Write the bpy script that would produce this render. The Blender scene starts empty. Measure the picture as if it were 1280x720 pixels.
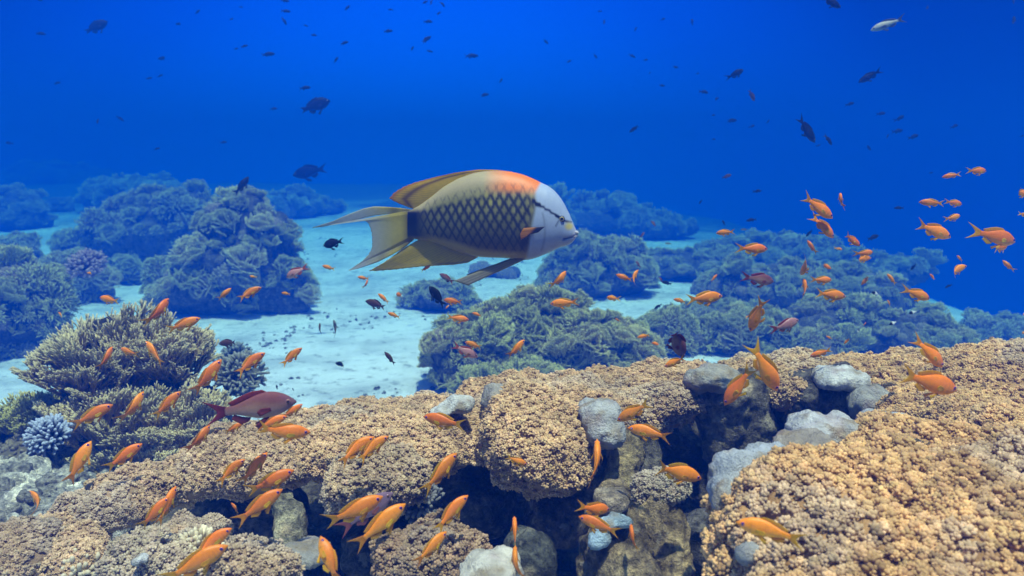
import bpy, math, random
import numpy as np
from mathutils import Vector, Matrix

SC = bpy.context.scene
COL = SC.collection
rad = math.radians

# ------------------------------------------------------------------ camera
F = 1005.0                    # focal length in photo pixels (photo 1280 x 720)
PITCH = rad(8.2)
CAM = np.array([0.0, 0.0, 1.25])
FWD = np.array([0.0, math.cos(PITCH), -math.sin(PITCH)])
UPV = np.array([0.0, math.sin(PITCH), math.cos(PITCH)])
RGT = np.array([1.0, 0.0, 0.0])
cd = bpy.data.cameras.new('camera'); cam = bpy.data.objects.new('camera', cd); COL.objects.link(cam)
cam.location = CAM; cam.rotation_euler = (math.pi / 2 - PITCH, 0, 0)
cd.sensor_width = 36.0; cd.lens = 36.0 * F / 1280.0
cd.clip_start = 0.05; cd.clip_end = 500
cd.dof.use_dof = True; cd.dof.focus_distance = 1.6; cd.dof.aperture_fstop = 6.5
SC.camera = cam

# ------------------------------------------------------------------ water light: open-water glow, sky seen through the surface, one sun
SUN_EL, SUN_AZ = rad(73), rad(160)         # azimuth measured from +Y towards +X
SUN_DIR = Vector((math.cos(SUN_EL) * math.sin(SUN_AZ), math.cos(SUN_EL) * math.cos(SUN_AZ), math.sin(SUN_EL)))
sd = bpy.data.lights.new('sun', 'SUN'); sd.energy = 5.0; sd.angle = rad(1.2); sd.color = (1.0, 0.76, 0.66)
sun = bpy.data.objects.new('sun', sd); COL.objects.link(sun)
sun.rotation_euler = SUN_DIR.to_track_quat('Z', 'Y').to_euler(); sun.location = (0, 0, 20)

W = bpy.data.worlds.new('World'); SC.world = W; W.use_nodes = True
nt = W.node_tree; nt.nodes.clear()
def N(t, **k):
    n = nt.nodes.new(t)
    for a, b in k.items(): setattr(n, a, b)
    return n
tc = N('ShaderNodeTexCoord')
nrm = N('ShaderNodeVectorMath', operation='NORMALIZE'); nt.links.new(tc.outputs['Generated'], nrm.inputs[0])
dot = N('ShaderNodeVectorMath', operation='DOT_PRODUCT')
gd = Vector((-0.10, 0.98, -0.16)).normalized(); dot.inputs[1].default_value = gd
nt.links.new(nrm.outputs[0], dot.inputs[0])
mr = N('ShaderNodeMapRange'); mr.inputs['From Min'].default_value = -1; mr.inputs['From Max'].default_value = 1
nt.links.new(dot.outputs['Value'], mr.inputs['Value'])
rp = N('ShaderNodeValToRGB'); nt.links.new(mr.outputs[0], rp.inputs[0])
GLOW = [(0.0, (0, .001, .01)), (.5, (.0, .002, .02)), (.80, (0, .002, .05)), (.91, (0, .014, .28)), (.955, (0, .07, .9)), (1.0, (0.0, .19, 1.9))]
cr = rp.color_ramp
while len(cr.elements) < len(GLOW): cr.elements.new(0.5)
for e, (p, c) in zip(cr.elements, GLOW): e.position = p; e.color = (*c, 1)
sky = N('ShaderNodeTexSky', sky_type='NISHITA'); sky.sun_disc = False
sky.sun_elevation = SUN_EL; sky.sun_rotation = SUN_AZ
tint = N('ShaderNodeMixRGB', blend_type='MULTIPLY'); tint.inputs[0].default_value = 1; tint.inputs[2].default_value = (.95, 1.0, .80, 1)
nt.links.new(sky.outputs[0], tint.inputs[1])
sep = N('ShaderNodeSeparateXYZ'); nt.links.new(nrm.outputs[0], sep.inputs[0])
up = N('ShaderNodeMapRange', interpolation_type='SMOOTHSTEP'); up.inputs['From Min'].default_value = .60; up.inputs['From Max'].default_value = .80
nt.links.new(sep.outputs[2], up.inputs['Value'])
b1 = N('ShaderNodeBackground'); b1.inputs['Strength'].default_value = 1.0; nt.links.new(rp.outputs[0], b1.inputs[0])
b2 = N('ShaderNodeBackground'); b2.inputs['Strength'].default_value = 0.14; nt.links.new(tint.outputs[0], b2.inputs[0])
mx = N('ShaderNodeMixShader'); nt.links.new(up.outputs[0], mx.inputs[0]); nt.links.new(b1.outputs[0], mx.inputs[1]); nt.links.new(b2.outputs[0], mx.inputs[2])
wo = N('ShaderNodeOutputWorld'); nt.links.new(mx.outputs[0], wo.inputs['Surface'])

SC.render.engine = 'CYCLES'
SC.view_settings.view_transform = 'Standard'; SC.view_settings.look = 'None'
SC.view_settings.exposure = 0.52; SC.view_settings.gamma = 1.0; SC.view_settings.use_curve_mapping = False
SC.cycles.use_denoising = True
SC.cycles.max_bounces = 4; SC.cycles.diffuse_bounces = 2; SC.cycles.glossy_bounces = 2; SC.cycles.volume_bounces = 2
SC.cycles.transmission_bounces = 2; SC.cycles.transparent_max_bounces = 4

# ------------------------------------------------------------------ helpers
def at(px, py, d):
    return CAM + FWD * d + RGT * ((px - 640) / F * d) + UPV * ((360 - py) / F * d)

def on_sand(px, py, z=0.0, n=12):
    v = FWD + RGT * ((px - 640) / F) + UPV * ((360 - py) / F)
    for _ in range(n):
        t = (z - CAM[2]) / v[2]; p = CAM + v * t
        z = .5 * z + .5 * float(sand_z(p[:1], p[1:2])[0])
    return CAM + v * t, t

_R = np.random.RandomState(7)
_PERM = _R.permutation(512)
_G = _R.normal(size=(512, 3)); _G /= np.linalg.norm(_G, axis=1)[:, None]
def noise(P, seed=0):
    """gradient noise in about -1..1 at the points P (n, 3)"""
    P = np.asarray(P, float) + seed * 17.31
    i = np.floor(P).astype(np.int64); f = P - i
    u = f * f * f * (f * (f * 6 - 15) + 10)
    out = 0
    for dx in (0, 1):
        wx = u[:, 0] if dx else 1 - u[:, 0]
        for dy in (0, 1):
            wy = u[:, 1] if dy else 1 - u[:, 1]
            for dz in (0, 1):
                wz = u[:, 2] if dz else 1 - u[:, 2]
                h = _PERM[(i[:, 0] + dx) & 511]; h = _PERM[(h + i[:, 1] + dy) & 511]; h = _PERM[(h + i[:, 2] + dz) & 511]
                g = _G[h]
                out = out + wx * wy * wz * (g[:, 0] * (f[:, 0] - dx) + g[:, 1] * (f[:, 1] - dy) + g[:, 2] * (f[:, 2] - dz))
    return out * 1.6

def fbm(P, freq, octs=3, seed=0, gain=.5):
    P = np.asarray(P, float); a, o = 1.0, 0
    for k in range(octs):
        o = o + a * noise(P * freq, seed + k * 3.7); a *= gain; freq *= 2.03
    return o

def mesh(name, V, Fc, C=None, smooth=True):
    """Fc: list of face arrays (n, 3) or (n, 4); C: colour per vertex"""
    if not isinstance(Fc, (list, tuple)): Fc = [Fc]
    Fc = [np.asarray(f, np.int32) for f in Fc if len(f)]
    me = bpy.data.meshes.new(name)
    V = np.ascontiguousarray(V, np.float32)
    me.vertices.add(len(V)); me.vertices.foreach_set('co', V.ravel())
    idx = np.concatenate([f.ravel() for f in Fc]); n = np.concatenate([np.full(len(f), f.shape[1], np.int32) for f in Fc])
    st = np.concatenate([[0], np.cumsum(n)[:-1]]).astype(np.int32)
    me.loops.add(len(idx)); me.loops.foreach_set('vertex_index', idx)
    me.polygons.add(len(n)); me.polygons.foreach_set('loop_start', st)
    me.update(calc_edges=True)
    me.validate()
    if C is not None:
        C = np.asarray(C, np.float32)
        if C.ndim == 1: C = np.tile(C, (len(V), 1))
        ca = me.color_attributes.new('Col', 'FLOAT_COLOR', 'POINT')
        ca.data.foreach_set('color', np.concatenate([C[:, :3], np.ones((len(C), 1), np.float32)], 1).ravel())
    if smooth:
        me.polygons.foreach_set('use_smooth', np.ones(len(n), bool))
    return me

def obj(name, me, mat=None, parent=None, **props):
    o = bpy.data.objects.new(name, me); COL.objects.link(o)
    if mat is not None and not me.materials: me.materials.append(mat)
    if parent is not None: o.parent = parent
    for k, v in props.items(): o[k] = v
    return o

def thing(name, label, cat, loc=(0, 0, 0), group=None):
    o = bpy.data.objects.new(name, None); COL.objects.link(o); o.location = loc
    o.empty_display_size = .05
    o['label'] = label; o['category'] = cat
    if group: o['group'] = group
    return o

def merge(parts):
    """[(V, F, C)] -> one (V, [F], C)"""
    Vs, Fs, Cs, n = [], [], [], 0
    for V, f, C in parts:
        for q in (f if isinstance(f, list) else [f]): Fs.append(np.asarray(q) + n)
        C = np.asarray(C, float)
        if C.ndim == 1: C = np.tile(C, (len(V), 1))
        Vs.append(V); Cs.append(C); n += len(V)
    tri = [f for f in Fs if f.shape[1] == 3]; qd = [f for f in Fs if f.shape[1] == 4]
    out = ([np.concatenate(tri)] if tri else []) + ([np.concatenate(qd)] if qd else [])
    return np.concatenate(Vs), out, np.concatenate(Cs)

def ico(sub):
    t = (1 + 5 ** .5) / 2
    V = [(-1, t, 0), (1, t, 0), (-1, -t, 0), (1, -t, 0), (0, -1, t), (0, 1, t), (0, -1, -t), (0, 1, -t), (t, 0, -1), (t, 0, 1), (-t, 0, -1), (-t, 0, 1)]
    V = [np.array(v) / np.linalg.norm(v) for v in V]
    Fc = [(0, 11, 5), (0, 5, 1), (0, 1, 7), (0, 7, 10), (0, 10, 11), (1, 5, 9), (5, 11, 4), (11, 10, 2), (10, 7, 6), (7, 1, 8),
          (3, 9, 4), (3, 4, 2), (3, 2, 6), (3, 6, 8), (3, 8, 9), (4, 9, 5), (2, 4, 11), (6, 2, 10), (8, 6, 7), (9, 8, 1)]
    for _ in range(sub):
        c = {}; G = []
        def m(a, b):
            k = (min(a, b), max(a, b))
            if k not in c:
                v = V[a] + V[b]; V.append(v / np.linalg.norm(v)); c[k] = len(V) - 1
            return c[k]
        for a, b, d in Fc:
            x, y, z = m(a, b), m(b, d), m(d, a); G += [(a, x, z), (b, y, x), (d, z, y), (x, y, z)]
        Fc = G
    return np.array(V), np.array(Fc)
ICO0, ICO1, ICO2, ICO3 = ico(0), ico(1), ico(2), ico(3)

def rotm(axis, ang):
    return np.array(Matrix.Rotation(ang, 3, Vector(axis)))

def frames(Nv, rng):
    """rotation matrices (n, 3, 3) whose third column is Nv, with a random spin"""
    Nv = Nv / np.linalg.norm(Nv, axis=1)[:, None]
    r = rng.normal(size=Nv.shape); a = np.cross(r, Nv); a /= np.linalg.norm(a, axis=1)[:, None]
    b = np.cross(Nv, a)
    return np.stack([a, b, Nv], axis=2)

# ---- lumps: smooth union of ellipsoids and tapered rods, meshed with surface nets
def blob_sdf(P, b):
    if b[0] == 'e':
        _, c, r, R = b
        q = P - c
        if R is not None: q = q @ R
        k0 = np.linalg.norm(q / r, axis=1); k1 = np.linalg.norm(q / (np.asarray(r) ** 2), axis=1) + 1e-9
        return k0 * (k0 - 1) / k1
    _, a, bb, ra, rb = b
    ab = bb - a; t = np.clip(((P - a) @ ab) / (ab @ ab), 0, 1)
    return np.linalg.norm(P - a - t[:, None] * ab, axis=1) - (ra + (rb - ra) * t)

def E(px, py, d, rx, ry, rd, spin=0.0):
    """ellipsoid: centre by picture position and distance, radii rx, ry in photo pixels at that distance, rd metres in depth"""
    R = None
    if spin: R = rotm((0, 1, 0), spin)
    return ('e', at(px, py, d), (rx * d / F, rd, ry * d / F), R)

def Rod(p0, p1, r0, r1):
    a, b = at(*p0), at(*p1)
    return ('c', a, b, r0 * p0[2] / F, r1 * p1[2] / F)

def lump(blobs, vox, blend=.03, cut=None):
    lo = np.min([np.minimum(b[1] - np.max(b[2]) if b[0] == 'e' else np.minimum(b[1], b[2]) - max(b[3], b[4]), 1e9) for b in blobs], axis=0) - 3 * vox - blend
    hi = np.max([b[1] + np.max(b[2]) if b[0] == 'e' else np.maximum(b[1], b[2]) + max(b[3], b[4]) for b in blobs], axis=0) + 3 * vox + blend
    n = np.ceil((hi - lo) / vox).astype(int) + 1
    g = np.stack(np.meshgrid(*[lo[i] + np.arange(n[i]) * vox for i in range(3)], indexing='ij'), -1).reshape(-1, 3)
    f = None
    for b in blobs:
        s = blob_sdf(g, b)
        if f is None: f = s
        else:
            h = np.clip(.5 + .5 * (f - s) / blend, 0, 1)
            f = f * (1 - h) + s * h - blend * h * (1 - h)
    if cut is not None: f = np.maximum(f, cut(g))
    f = f.reshape(n); ins = f < 0
    nx, ny, nz = n
    corners = [ins[dx:nx - 1 + dx, dy:ny - 1 + dy, dz:nz - 1 + dz] for dx in (0, 1) for dy in (0, 1) for dz in (0, 1)]
    cnt = sum(c.astype(np.int8) for c in corners)
    act = (cnt > 0) & (cnt < 8)
    ids = -np.ones(act.shape, np.int64); I = np.argwhere(act); ids[act] = np.arange(len(I))
    acc = np.zeros((len(I), 3)); w = np.zeros(len(I))
    off = np.array([(dx, dy, dz) for dx in (0, 1) for dy in (0, 1) for dz in (0, 1)])
    vals = np.stack([f[I[:, 0] + o[0], I[:, 1] + o[1], I[:, 2] + o[2]] for o in off], 1)
    for a in range(8):
        for bb in range(a + 1, 8):
            if np.abs(off[a] - off[bb]).sum() != 1: continue
            va, vb = vals[:, a], vals[:, bb]; m = (va < 0) != (vb < 0)
            t = np.where(m, va / np.where(m, va - vb, 1), 0)
            p = off[a] + t[:, None] * (off[bb] - off[a])
            acc[m] += p[m]; w[m] += 1
    V = lo + (I + acc / w[:, None]) * vox
    Q = []
    for ax in range(3):
        o1, o2 = [(1, 2), (2, 0), (0, 1)][ax]
        s0 = [slice(None)] * 3; s1 = [slice(None)] * 3; s0[ax] = slice(0, -1); s1[ax] = slice(1, None)
        ch = ins[tuple(s0)] != ins[tuple(s1)]
        J = np.argwhere(ch)
        J = J[(J[:, o1] > 0) & (J[:, o2] > 0) & (J[:, o1] < n[o1] - 1) & (J[:, o2] < n[o2] - 1)]
        def cell(a, b):
            K = J.copy(); K[:, o1] -= a; K[:, o2] -= b
            return ids[K[:, 0], K[:, 1], K[:, 2]]
        q = np.stack([cell(1, 1), cell(0, 1), cell(0, 0), cell(1, 0)], 1)
        inside_first = ins[J[:, 0], J[:, 1], J[:, 2]]
        q[~inside_first] = q[~inside_first][:, ::-1]
        Q.append(q)
    Q = np.concatenate(Q)
    return V, Q[(Q >= 0).all(1)]

def vnormals(V, Q):
    a, b, c, d = (V[Q[:, i]] for i in range(4))
    fn = np.cross(c - a, d - b)
    out = np.zeros_like(V)
    for i in range(4): np.add.at(out, Q[:, i], fn)
    return out / (np.linalg.norm(out, axis=1)[:, None] + 1e-12), fn

def displace(V, Q, terms, seed=0):
    nv, _ = vnormals(V, Q); h = 0
    for amp, freq, octs in terms: h = h + amp * fbm(V, freq, octs, seed)
    return V + nv * h[:, None]

def scatter(V, Q, n, rng, keep=None):
    nv, fn = vnormals(V, Q)
    A = np.linalg.norm(fn, axis=1); i = rng.choice(len(Q), n, p=A / A.sum())
    u, v = rng.rand(2, n, 1)
    a, b, c, d = (V[Q[i, k]] for k in range(4))
    P = (a * (1 - u) + b * u) * (1 - v) + (d * (1 - u) + c * u) * v
    Nn = fn[i] / A[i][:, None]
    if keep is not None:
        m = keep(P, Nn); P, Nn = P[m], Nn[m]
    return P, Nn

def area(V, Q):
    return .5 * np.linalg.norm(vnormals(V, Q)[1], axis=1).sum()

def stamp(templates, P, Rm, S, C, rng):
    """copies of templates [(V, F, shade)] at P with rotations Rm, sizes S and colours C -> V, F, C"""
    k = rng.randint(len(templates), size=len(P)); Vs, Fs, Cs, n = [], [], [], 0
    for t, (tv, tf, ts) in enumerate(templates):
        m = k == t
        if not m.any(): continue
        p = np.einsum('nij,vj->nvi', Rm[m], tv) * S[m][:, None, None] + P[m][:, None, :]
        cnt = m.sum(); nvt = len(tv)
        Fs.append((tf[None] + (np.arange(cnt) * nvt)[:, None, None] + n).reshape(-1, tf.shape[1]))
        Vs.append(p.reshape(-1, 3)); Cs.append((C[m][:, None, :] * ts[None, :, None]).reshape(-1, 3)); n += cnt * nvt
    return np.concatenate(Vs), np.concatenate(Fs), np.concatenate(Cs)

def tuft(rng, base, fingers, spread=.62, fr=.42, length=1.5):
    """one polyp head: small blunt fingers leaning out of a stalk; last value is a shade per vertex"""
    Vs, Fs, Ss, n = [], [], [], 0
    bv, bf = base
    for i in range(fingers):
        a = 2.4 * i + rng.rand() * .6; t = (i + .3) / fingers
        d = np.array([math.sin(t * 1.35) * math.cos(a), math.sin(t * 1.35) * math.sin(a), math.cos(t * 1.35)])
        fm = frames(d[None], rng)[0]
        r = fr * rng.uniform(.75, 1.2)
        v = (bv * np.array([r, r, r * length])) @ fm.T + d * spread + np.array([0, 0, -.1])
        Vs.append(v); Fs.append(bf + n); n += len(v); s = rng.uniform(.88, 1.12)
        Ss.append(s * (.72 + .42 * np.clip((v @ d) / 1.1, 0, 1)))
    return np.concatenate(Vs), np.concatenate(Fs), np.concatenate(Ss)

def tubes(P0, P1, R0, R1, C0, C1, sides=5):
    """closed tapered sticks with pointed tips"""
    P0, P1 = np.asarray(P0, float), np.asarray(P1, float); n = len(P0)
    ax = P1 - P0; L = np.linalg.norm(ax, axis=1)[:, None] + 1e-9; ax = ax / L
    ref = np.where(np.abs(ax[:, 2:3]) < .9, np.array([[0, 0, 1.0]]), np.array([[1.0, 0, 0]]))
    u = np.cross(ax, ref); u /= np.linalg.norm(u, axis=1)[:, None]; v = np.cross(ax, u)
    th = np.arange(sides) * 2 * math.pi / sides
    ring = np.cos(th)[None, :, None] * u[:, None, :] + np.sin(th)[None, :, None] * v[:, None, :]
    R0, R1 = np.asarray(R0)[:, None, None], np.asarray(R1)[:, None, None]
    V = np.concatenate([P0[:, None] + ring * R0, P1[:, None] + ring * R1, (P1 + ax * R1[:, 0] * .9)[:, None], (P0 - ax * R0[:, 0] * .3)[:, None]], 1)
    C = np.concatenate([np.repeat(np.asarray(C0)[:, None], sides, 1), np.repeat(np.asarray(C1)[:, None], sides, 1), np.asarray(C1)[:, None], np.asarray(C0)[:, None]], 1)
    m = 2 * sides + 2; q, t = [], []
    for k in range(sides):
        j = (k + 1) % sides
        q.append((k, k + sides, j + sides, j)); t.append((k + sides, 2 * sides, j + sides)); t.append((j, 2 * sides + 1, k))
    o = (np.arange(n) * m)[:, None, None]
    return V.reshape(-1, 3), [(np.array(t)[None] + o).reshape(-1, 3), (np.array(q)[None] + o).reshape(-1, 4)], C.reshape(-1, 3)

# ------------------------------------------------------------------ materials
def nodes_of(name):
    m = bpy.data.materials.new(name); m.use_nodes = True
    t = m.node_tree; t.nodes.clear(); return m, t

def vcol_mat(name, rough=.75, spec=.25, mottle=.25, mscale=30., bump=.0, bscale=120., hue_rand=0.0, val_rand=0.0, sss=0.0, transl=0.0):
    """surface colour from the 'Col' attribute, mottled and bumped by noise"""
    m, t = nodes_of(name); L = t.links.new
    out = t.nodes.new('ShaderNodeOutputMaterial'); p = t.nodes.new('ShaderNodeBsdfPrincipled')
    at_ = t.nodes.new('ShaderNodeAttribute'); at_.attribute_name = 'Col'
    co = t.nodes.new('ShaderNodeTexCoord')
    nz = t.nodes.new('ShaderNodeTexNoise'); nz.inputs['Scale'].default_value = mscale; nz.inputs['Detail'].default_value = 4
    L(co.outputs['Object'], nz.inputs['Vector'])
    mr = t.nodes.new('ShaderNodeMapRange'); mr.inputs['From Min'].default_value = .3; mr.inputs['From Max'].default_value = .7
    mr.inputs['To Min'].default_value = 1 - mottle; mr.inputs['To Max'].default_value = 1 + mottle
    L(nz.outputs['Fac'], mr.inputs['Value'])
    mu = t.nodes.new('ShaderNodeVectorMath'); mu.operation = 'SCALE'
    L(at_.outputs['Color'], mu.inputs[0]); L(mr.outputs[0], mu.inputs['Scale'])
    c = mu.outputs[0]
    if hue_rand or val_rand:
        oi = t.nodes.new('ShaderNodeObjectInfo'); hs = t.nodes.new('ShaderNodeHueSaturation')
        a = t.nodes.new('ShaderNodeMapRange'); a.inputs['To Min'].default_value = .5 - hue_rand; a.inputs['To Max'].default_value = .5 + hue_rand
        b = t.nodes.new('ShaderNodeMapRange'); b.inputs['To Min'].default_value = 1 - val_rand; b.inputs['To Max'].default_value = 1 + val_rand
        L(oi.outputs['Random'], a.inputs['Value'])
        fr = t.nodes.new('ShaderNodeMath'); fr.operation = 'FRACT'; ml = t.nodes.new('ShaderNodeMath'); ml.operation = 'MULTIPLY'; ml.inputs[1].default_value = 7.31
        L(oi.outputs['Random'], ml.inputs[0]); L(ml.outputs[0], fr.inputs[0]); L(fr.outputs[0], b.inputs['Value'])
        L(a.outputs[0], hs.inputs['Hue']); L(b.outputs[0], hs.inputs['Value']); L(c, hs.inputs['Color']); c = hs.outputs['Color']
    L(c, p.inputs['Base Color'])
    p.inputs['Roughness'].default_value = rough; p.inputs['Specular IOR Level'].default_value = spec
    if bump:
        bz = t.nodes.new('ShaderNodeTexNoise'); bz.inputs['Scale'].default_value = bscale; bz.inputs['Detail'].default_value = 5; bz.inputs['Roughness'].default_value = .65
        L(co.outputs['Object'], bz.inputs['Vector'])
        bp = t.nodes.new('ShaderNodeBump'); bp.inputs['Strength'].default_value = bump; bp.inputs['Distance'].default_value = .01
        L(bz.outputs['Fac'], bp.inputs['Height']); L(bp.outputs[0], p.inputs['Normal'])
    sh = p.outputs[0]
    if transl:
        tl = t.nodes.new('ShaderNodeBsdfTranslucent'); L(c, tl.inputs['Color'])
        ms = t.nodes.new('ShaderNodeMixShader'); ms.inputs[0].default_value = transl
        L(sh, ms.inputs[1]); L(tl.outputs[0], ms.inputs[2]); sh = ms.outputs[0]
    L(sh, out.inputs['Surface'])
    return m

def rock_mat(name):
    m, t = nodes_of(name); L = t.links.new
    out = t.nodes.new('ShaderNodeOutputMaterial'); p = t.nodes.new('ShaderNodeBsdfPrincipled'); L(p.outputs[0], out.inputs['Surface'])
    a = t.nodes.new('ShaderNodeAttribute'); a.attribute_name = 'Col'; co = t.nodes.new('ShaderNodeTexCoord')
    def nz(scale, det, ro):
        n = t.nodes.new('ShaderNodeTexNoise'); n.inputs['Scale'].default_value = scale; n.inputs['Detail'].default_value = det; n.inputs['Roughness'].default_value = ro
        L(co.outputs['Object'], n.inputs['Vector']); return n
    def ramp(src, stops):
        r = t.nodes.new('ShaderNodeValToRGB'); e = r.color_ramp.elements
        while len(e) < len(stops): e.new(.5)
        for x, (q, c) in zip(e, stops): x.position = q; x.color = (*c, 1)
        L(src, r.inputs[0]); return r
    n1, n2, n3 = nz(16, 6, .7), nz(75, 5, .7), nz(33, 3, .6)
    r1 = ramp(n1.outputs['Fac'], [(.36, (.25, .24, .22)), (.5, (.9, .85, .8)), (.62, (1.7, 1.6, 1.4))])
    r2 = ramp(n2.outputs['Fac'], [(.36, (.3, .3, .3)), (.5, (1, 1, 1)), (.64, (1.7, 1.65, 1.55))])
    m1 = t.nodes.new('ShaderNodeMixRGB'); m1.blend_type = 'MULTIPLY'; m1.inputs[0].default_value = .85; L(a.outputs['Color'], m1.inputs[1]); L(r1.outputs[0], m1.inputs[2])
    m2 = t.nodes.new('ShaderNodeMixRGB'); m2.blend_type = 'MULTIPLY'; m2.inputs[0].default_value = .85; L(m1.outputs[0], m2.inputs[1]); L(r2.outputs[0], m2.inputs[2])
    r3 = ramp(n3.outputs['Fac'], [(.60, (0, 0, 0)), (.66, (1, 1, 1))])
    m3 = t.nodes.new('ShaderNodeMixRGB'); m3.inputs[2].default_value = (.36, .33, .27, 1); s = t.nodes.new('ShaderNodeMath'); s.operation = 'MULTIPLY'; s.inputs[1].default_value = .55
    L(r3.outputs[0], s.inputs[0]); L(s.outputs[0], m3.inputs[0]); L(m2.outputs[0], m3.inputs[1]); L(m3.outputs[0], p.inputs['Base Color'])
    p.inputs['Roughness'].default_value = .92; p.inputs['Specular IOR Level'].default_value = .12
    h = t.nodes.new('ShaderNodeMath'); h.operation = 'ADD'; L(n1.outputs['Fac'], h.inputs[0]); L(n2.outputs['Fac'], h.inputs[1])
    bp = t.nodes.new('ShaderNodeBump'); bp.inputs['Strength'].default_value = 1; bp.inputs['Distance'].default_value = .022
    L(h.outputs[0], bp.inputs['Height']); L(bp.outputs[0], p.inputs['Normal'])
    return m
M_ROCK = rock_mat('reef_rock')
M_SOFT = vcol_mat('soft_coral_tissue', .8, .2, .12, 25, 0)
M_SOFTBASE = vcol_mat('soft_coral_base', .85, .15, .25, 40, .6, 160)
M_STONY = vcol_mat('stony_coral', .8, .2, .2, 60, .5, 300)
M_PALE = vcol_mat('bleached_coral', .85, .12, .22, 55, 1.0, 150)
M_BRANCH = vcol_mat('branching_coral', .8, .2, .18, 40, 0, val_rand=.12)
M_FAR = vcol_mat('reef_growth', .9, .1, .4, 9, .8, 30)
M_FISH = vcol_mat('fish_skin', .40, .45, .10, 16, .12, 160, hue_rand=.008, val_rand=.16)
M_FIN = vcol_mat('fish_fin', .5, .3, .06, 40, 0, hue_rand=.014, val_rand=.12, transl=.45)
M_DARKFISH = vcol_mat('dark_fish_skin', .6, .10, .08, 40, 0, val_rand=.15)
M_EYE = vcol_mat('fish_eye', .15, .6, 0, 10, 0)

# ------------------------------------------------------------------ the water: one even volume around everything
HX, HY0, HY1, HZ0, HZ1 = 26.0, -1.6, 30.0, -9.0, 3.1
bx = np.array([(x, y, z) for x in (-HX, HX) for y in (HY0, HY1) for z in (HZ0, HZ1)])
hz_me = mesh('haze', bx, np.array([(0, 1, 3, 2), (4, 6, 7, 5), (0, 4, 5, 1), (2, 3, 7, 6), (0, 2, 6, 4), (1, 5, 7, 3)]), smooth=False)
mh, t = nodes_of('sea_water')
pv = t.nodes.new('ShaderNodeVolumePrincipled'); oh = t.nodes.new('ShaderNodeOutputMaterial')
HAZE_DENSITY = .185
pv.inputs['Color'].default_value = (.002, .076, .54, 1); pv.inputs['Density'].default_value = HAZE_DENSITY
pv.inputs['Absorption Color'].default_value = (.0, .33, .50, 1); pv.inputs['Anisotropy'].default_value = .4
t.links.new(pv.outputs[0], oh.inputs['Volume'])
obj('haze', hz_me, mh, kind='stuff')

# ------------------------------------------------------------------ sand: one sheet, gently rolling, dropping away far out
def sand_z(x, y):
    P = np.stack([x, y, np.zeros_like(x)], 1)
    z = .05 * fbm(P, .45, 3, 2) + .012 * fbm(P, 3.0, 2, 5)
    z = z + .10 * np.clip((-x - 1.0) / 2.0, 0, 1) * np.clip((7 - y) / 5, 0, 1)
    an = np.clip((.10 - x / np.maximum(y, 1)) / .14, 0, 1); z = z + (.050 * np.clip(y - 8, 0, 18) * (an * an * (3 - 2 * an)))
    far = np.clip((y - 25.5) / 4, 0, 1.2); z = z - 2.6 * far * far
    side = np.clip((x - 1.0 - .12 * y) / 5, 0, 2.2); z = z - 1.1 * side * side * np.clip(y / 6, 0, 1)
    return z
xs = np.concatenate([np.linspace(-25.5, -5, 70), np.linspace(-4.95, 5, 260), np.linspace(5.1, 25.5, 70)])
ys = np.concatenate([np.linspace(-1.5, 1.4, 20), np.linspace(1.45, 8, 240), np.linspace(8.1, 29.5, 120)])
X, Y = np.meshgrid(xs, ys, indexing='ij')
Z = sand_z(X.ravel(), Y.ravel())
ny_ = len(ys); ii = np.arange(len(xs) - 1)[:, None] * ny_ + np.arange(ny_ - 1)[None]
q = np.stack([ii, ii + ny_, ii + ny_ + 1, ii + 1], -1).reshape(-1, 4)
ms, t = nodes_of('sand'); L = t.links.new
o_ = t.nodes.new('ShaderNodeOutputMaterial'); p_ = t.nodes.new('ShaderNodeBsdfPrincipled'); L(p_.outputs[0], o_.inputs[0])
co = t.nodes.new('ShaderNodeTexCoord')
n1 = t.nodes.new('ShaderNodeTexNoise'); n1.inputs['Scale'].default_value = 1.6; n1.inputs['Detail'].default_value = 8; n1.inputs['Roughness'].default_value = .62
n2 = t.nodes.new('ShaderNodeTexNoise'); n2.inputs['Scale'].default_value = 11; n2.inputs['Detail'].default_value = 6; n2.inputs['Roughness'].default_value = .7
L(co.outputs['Object'], n1.inputs[0]); L(co.outputs['Object'], n2.inputs[0])
r1 = t.nodes.new('ShaderNodeValToRGB'); r1.color_ramp.elements[0].position = .30; r1.color_ramp.elements[0].color = (.48, .48, .51, 1)
r1.color_ramp.elements[1].position = .55; r1.color_ramp.elements[1].color = (.88, .85, .90, 1); L(n1.outputs['Fac'], r1.inputs[0])
r2 = t.nodes.new('ShaderNodeValToRGB'); r2.color_ramp.elements[0].position = .34; r2.color_ramp.elements[0].color = (.42, .42, .42, 1)
r2.color_ramp.elements[1].position = .47; r2.color_ramp.elements[1].color = (1, 1, 1, 1); L(n2.outputs['Fac'], r2.inputs[0])
mm = t.nodes.new('ShaderNodeMixRGB'); mm.blend_type = 'MULTIPLY'; mm.inputs[0].default_value = .9; L(r1.outputs[0], mm.inputs[1]); L(r2.outputs[0], mm.inputs[2])
sx = t.nodes.new('ShaderNodeSeparateXYZ'); L(co.outputs['Object'], sx.inputs[0])
n3 = t.nodes.new('ShaderNodeTexNoise'); n3.inputs['Scale'].default_value = .55; n3.inputs['Detail'].default_value = 6; L(co.outputs['Object'], n3.inputs[0])
ad = t.nodes.new('ShaderNodeMath'); ad.operation = 'MULTIPLY_ADD'; ad.inputs[1].default_value = 14.0; L(n3.outputs['Fac'], ad.inputs[0]); L(sx.outputs[1], ad.inputs[2])
rr = t.nodes.new('ShaderNodeMapRange'); rr.inputs['From Min'].default_value = 19.0; rr.inputs['From Max'].default_value = 27.0; L(ad.outputs[0], rr.inputs['Value'])
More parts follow.
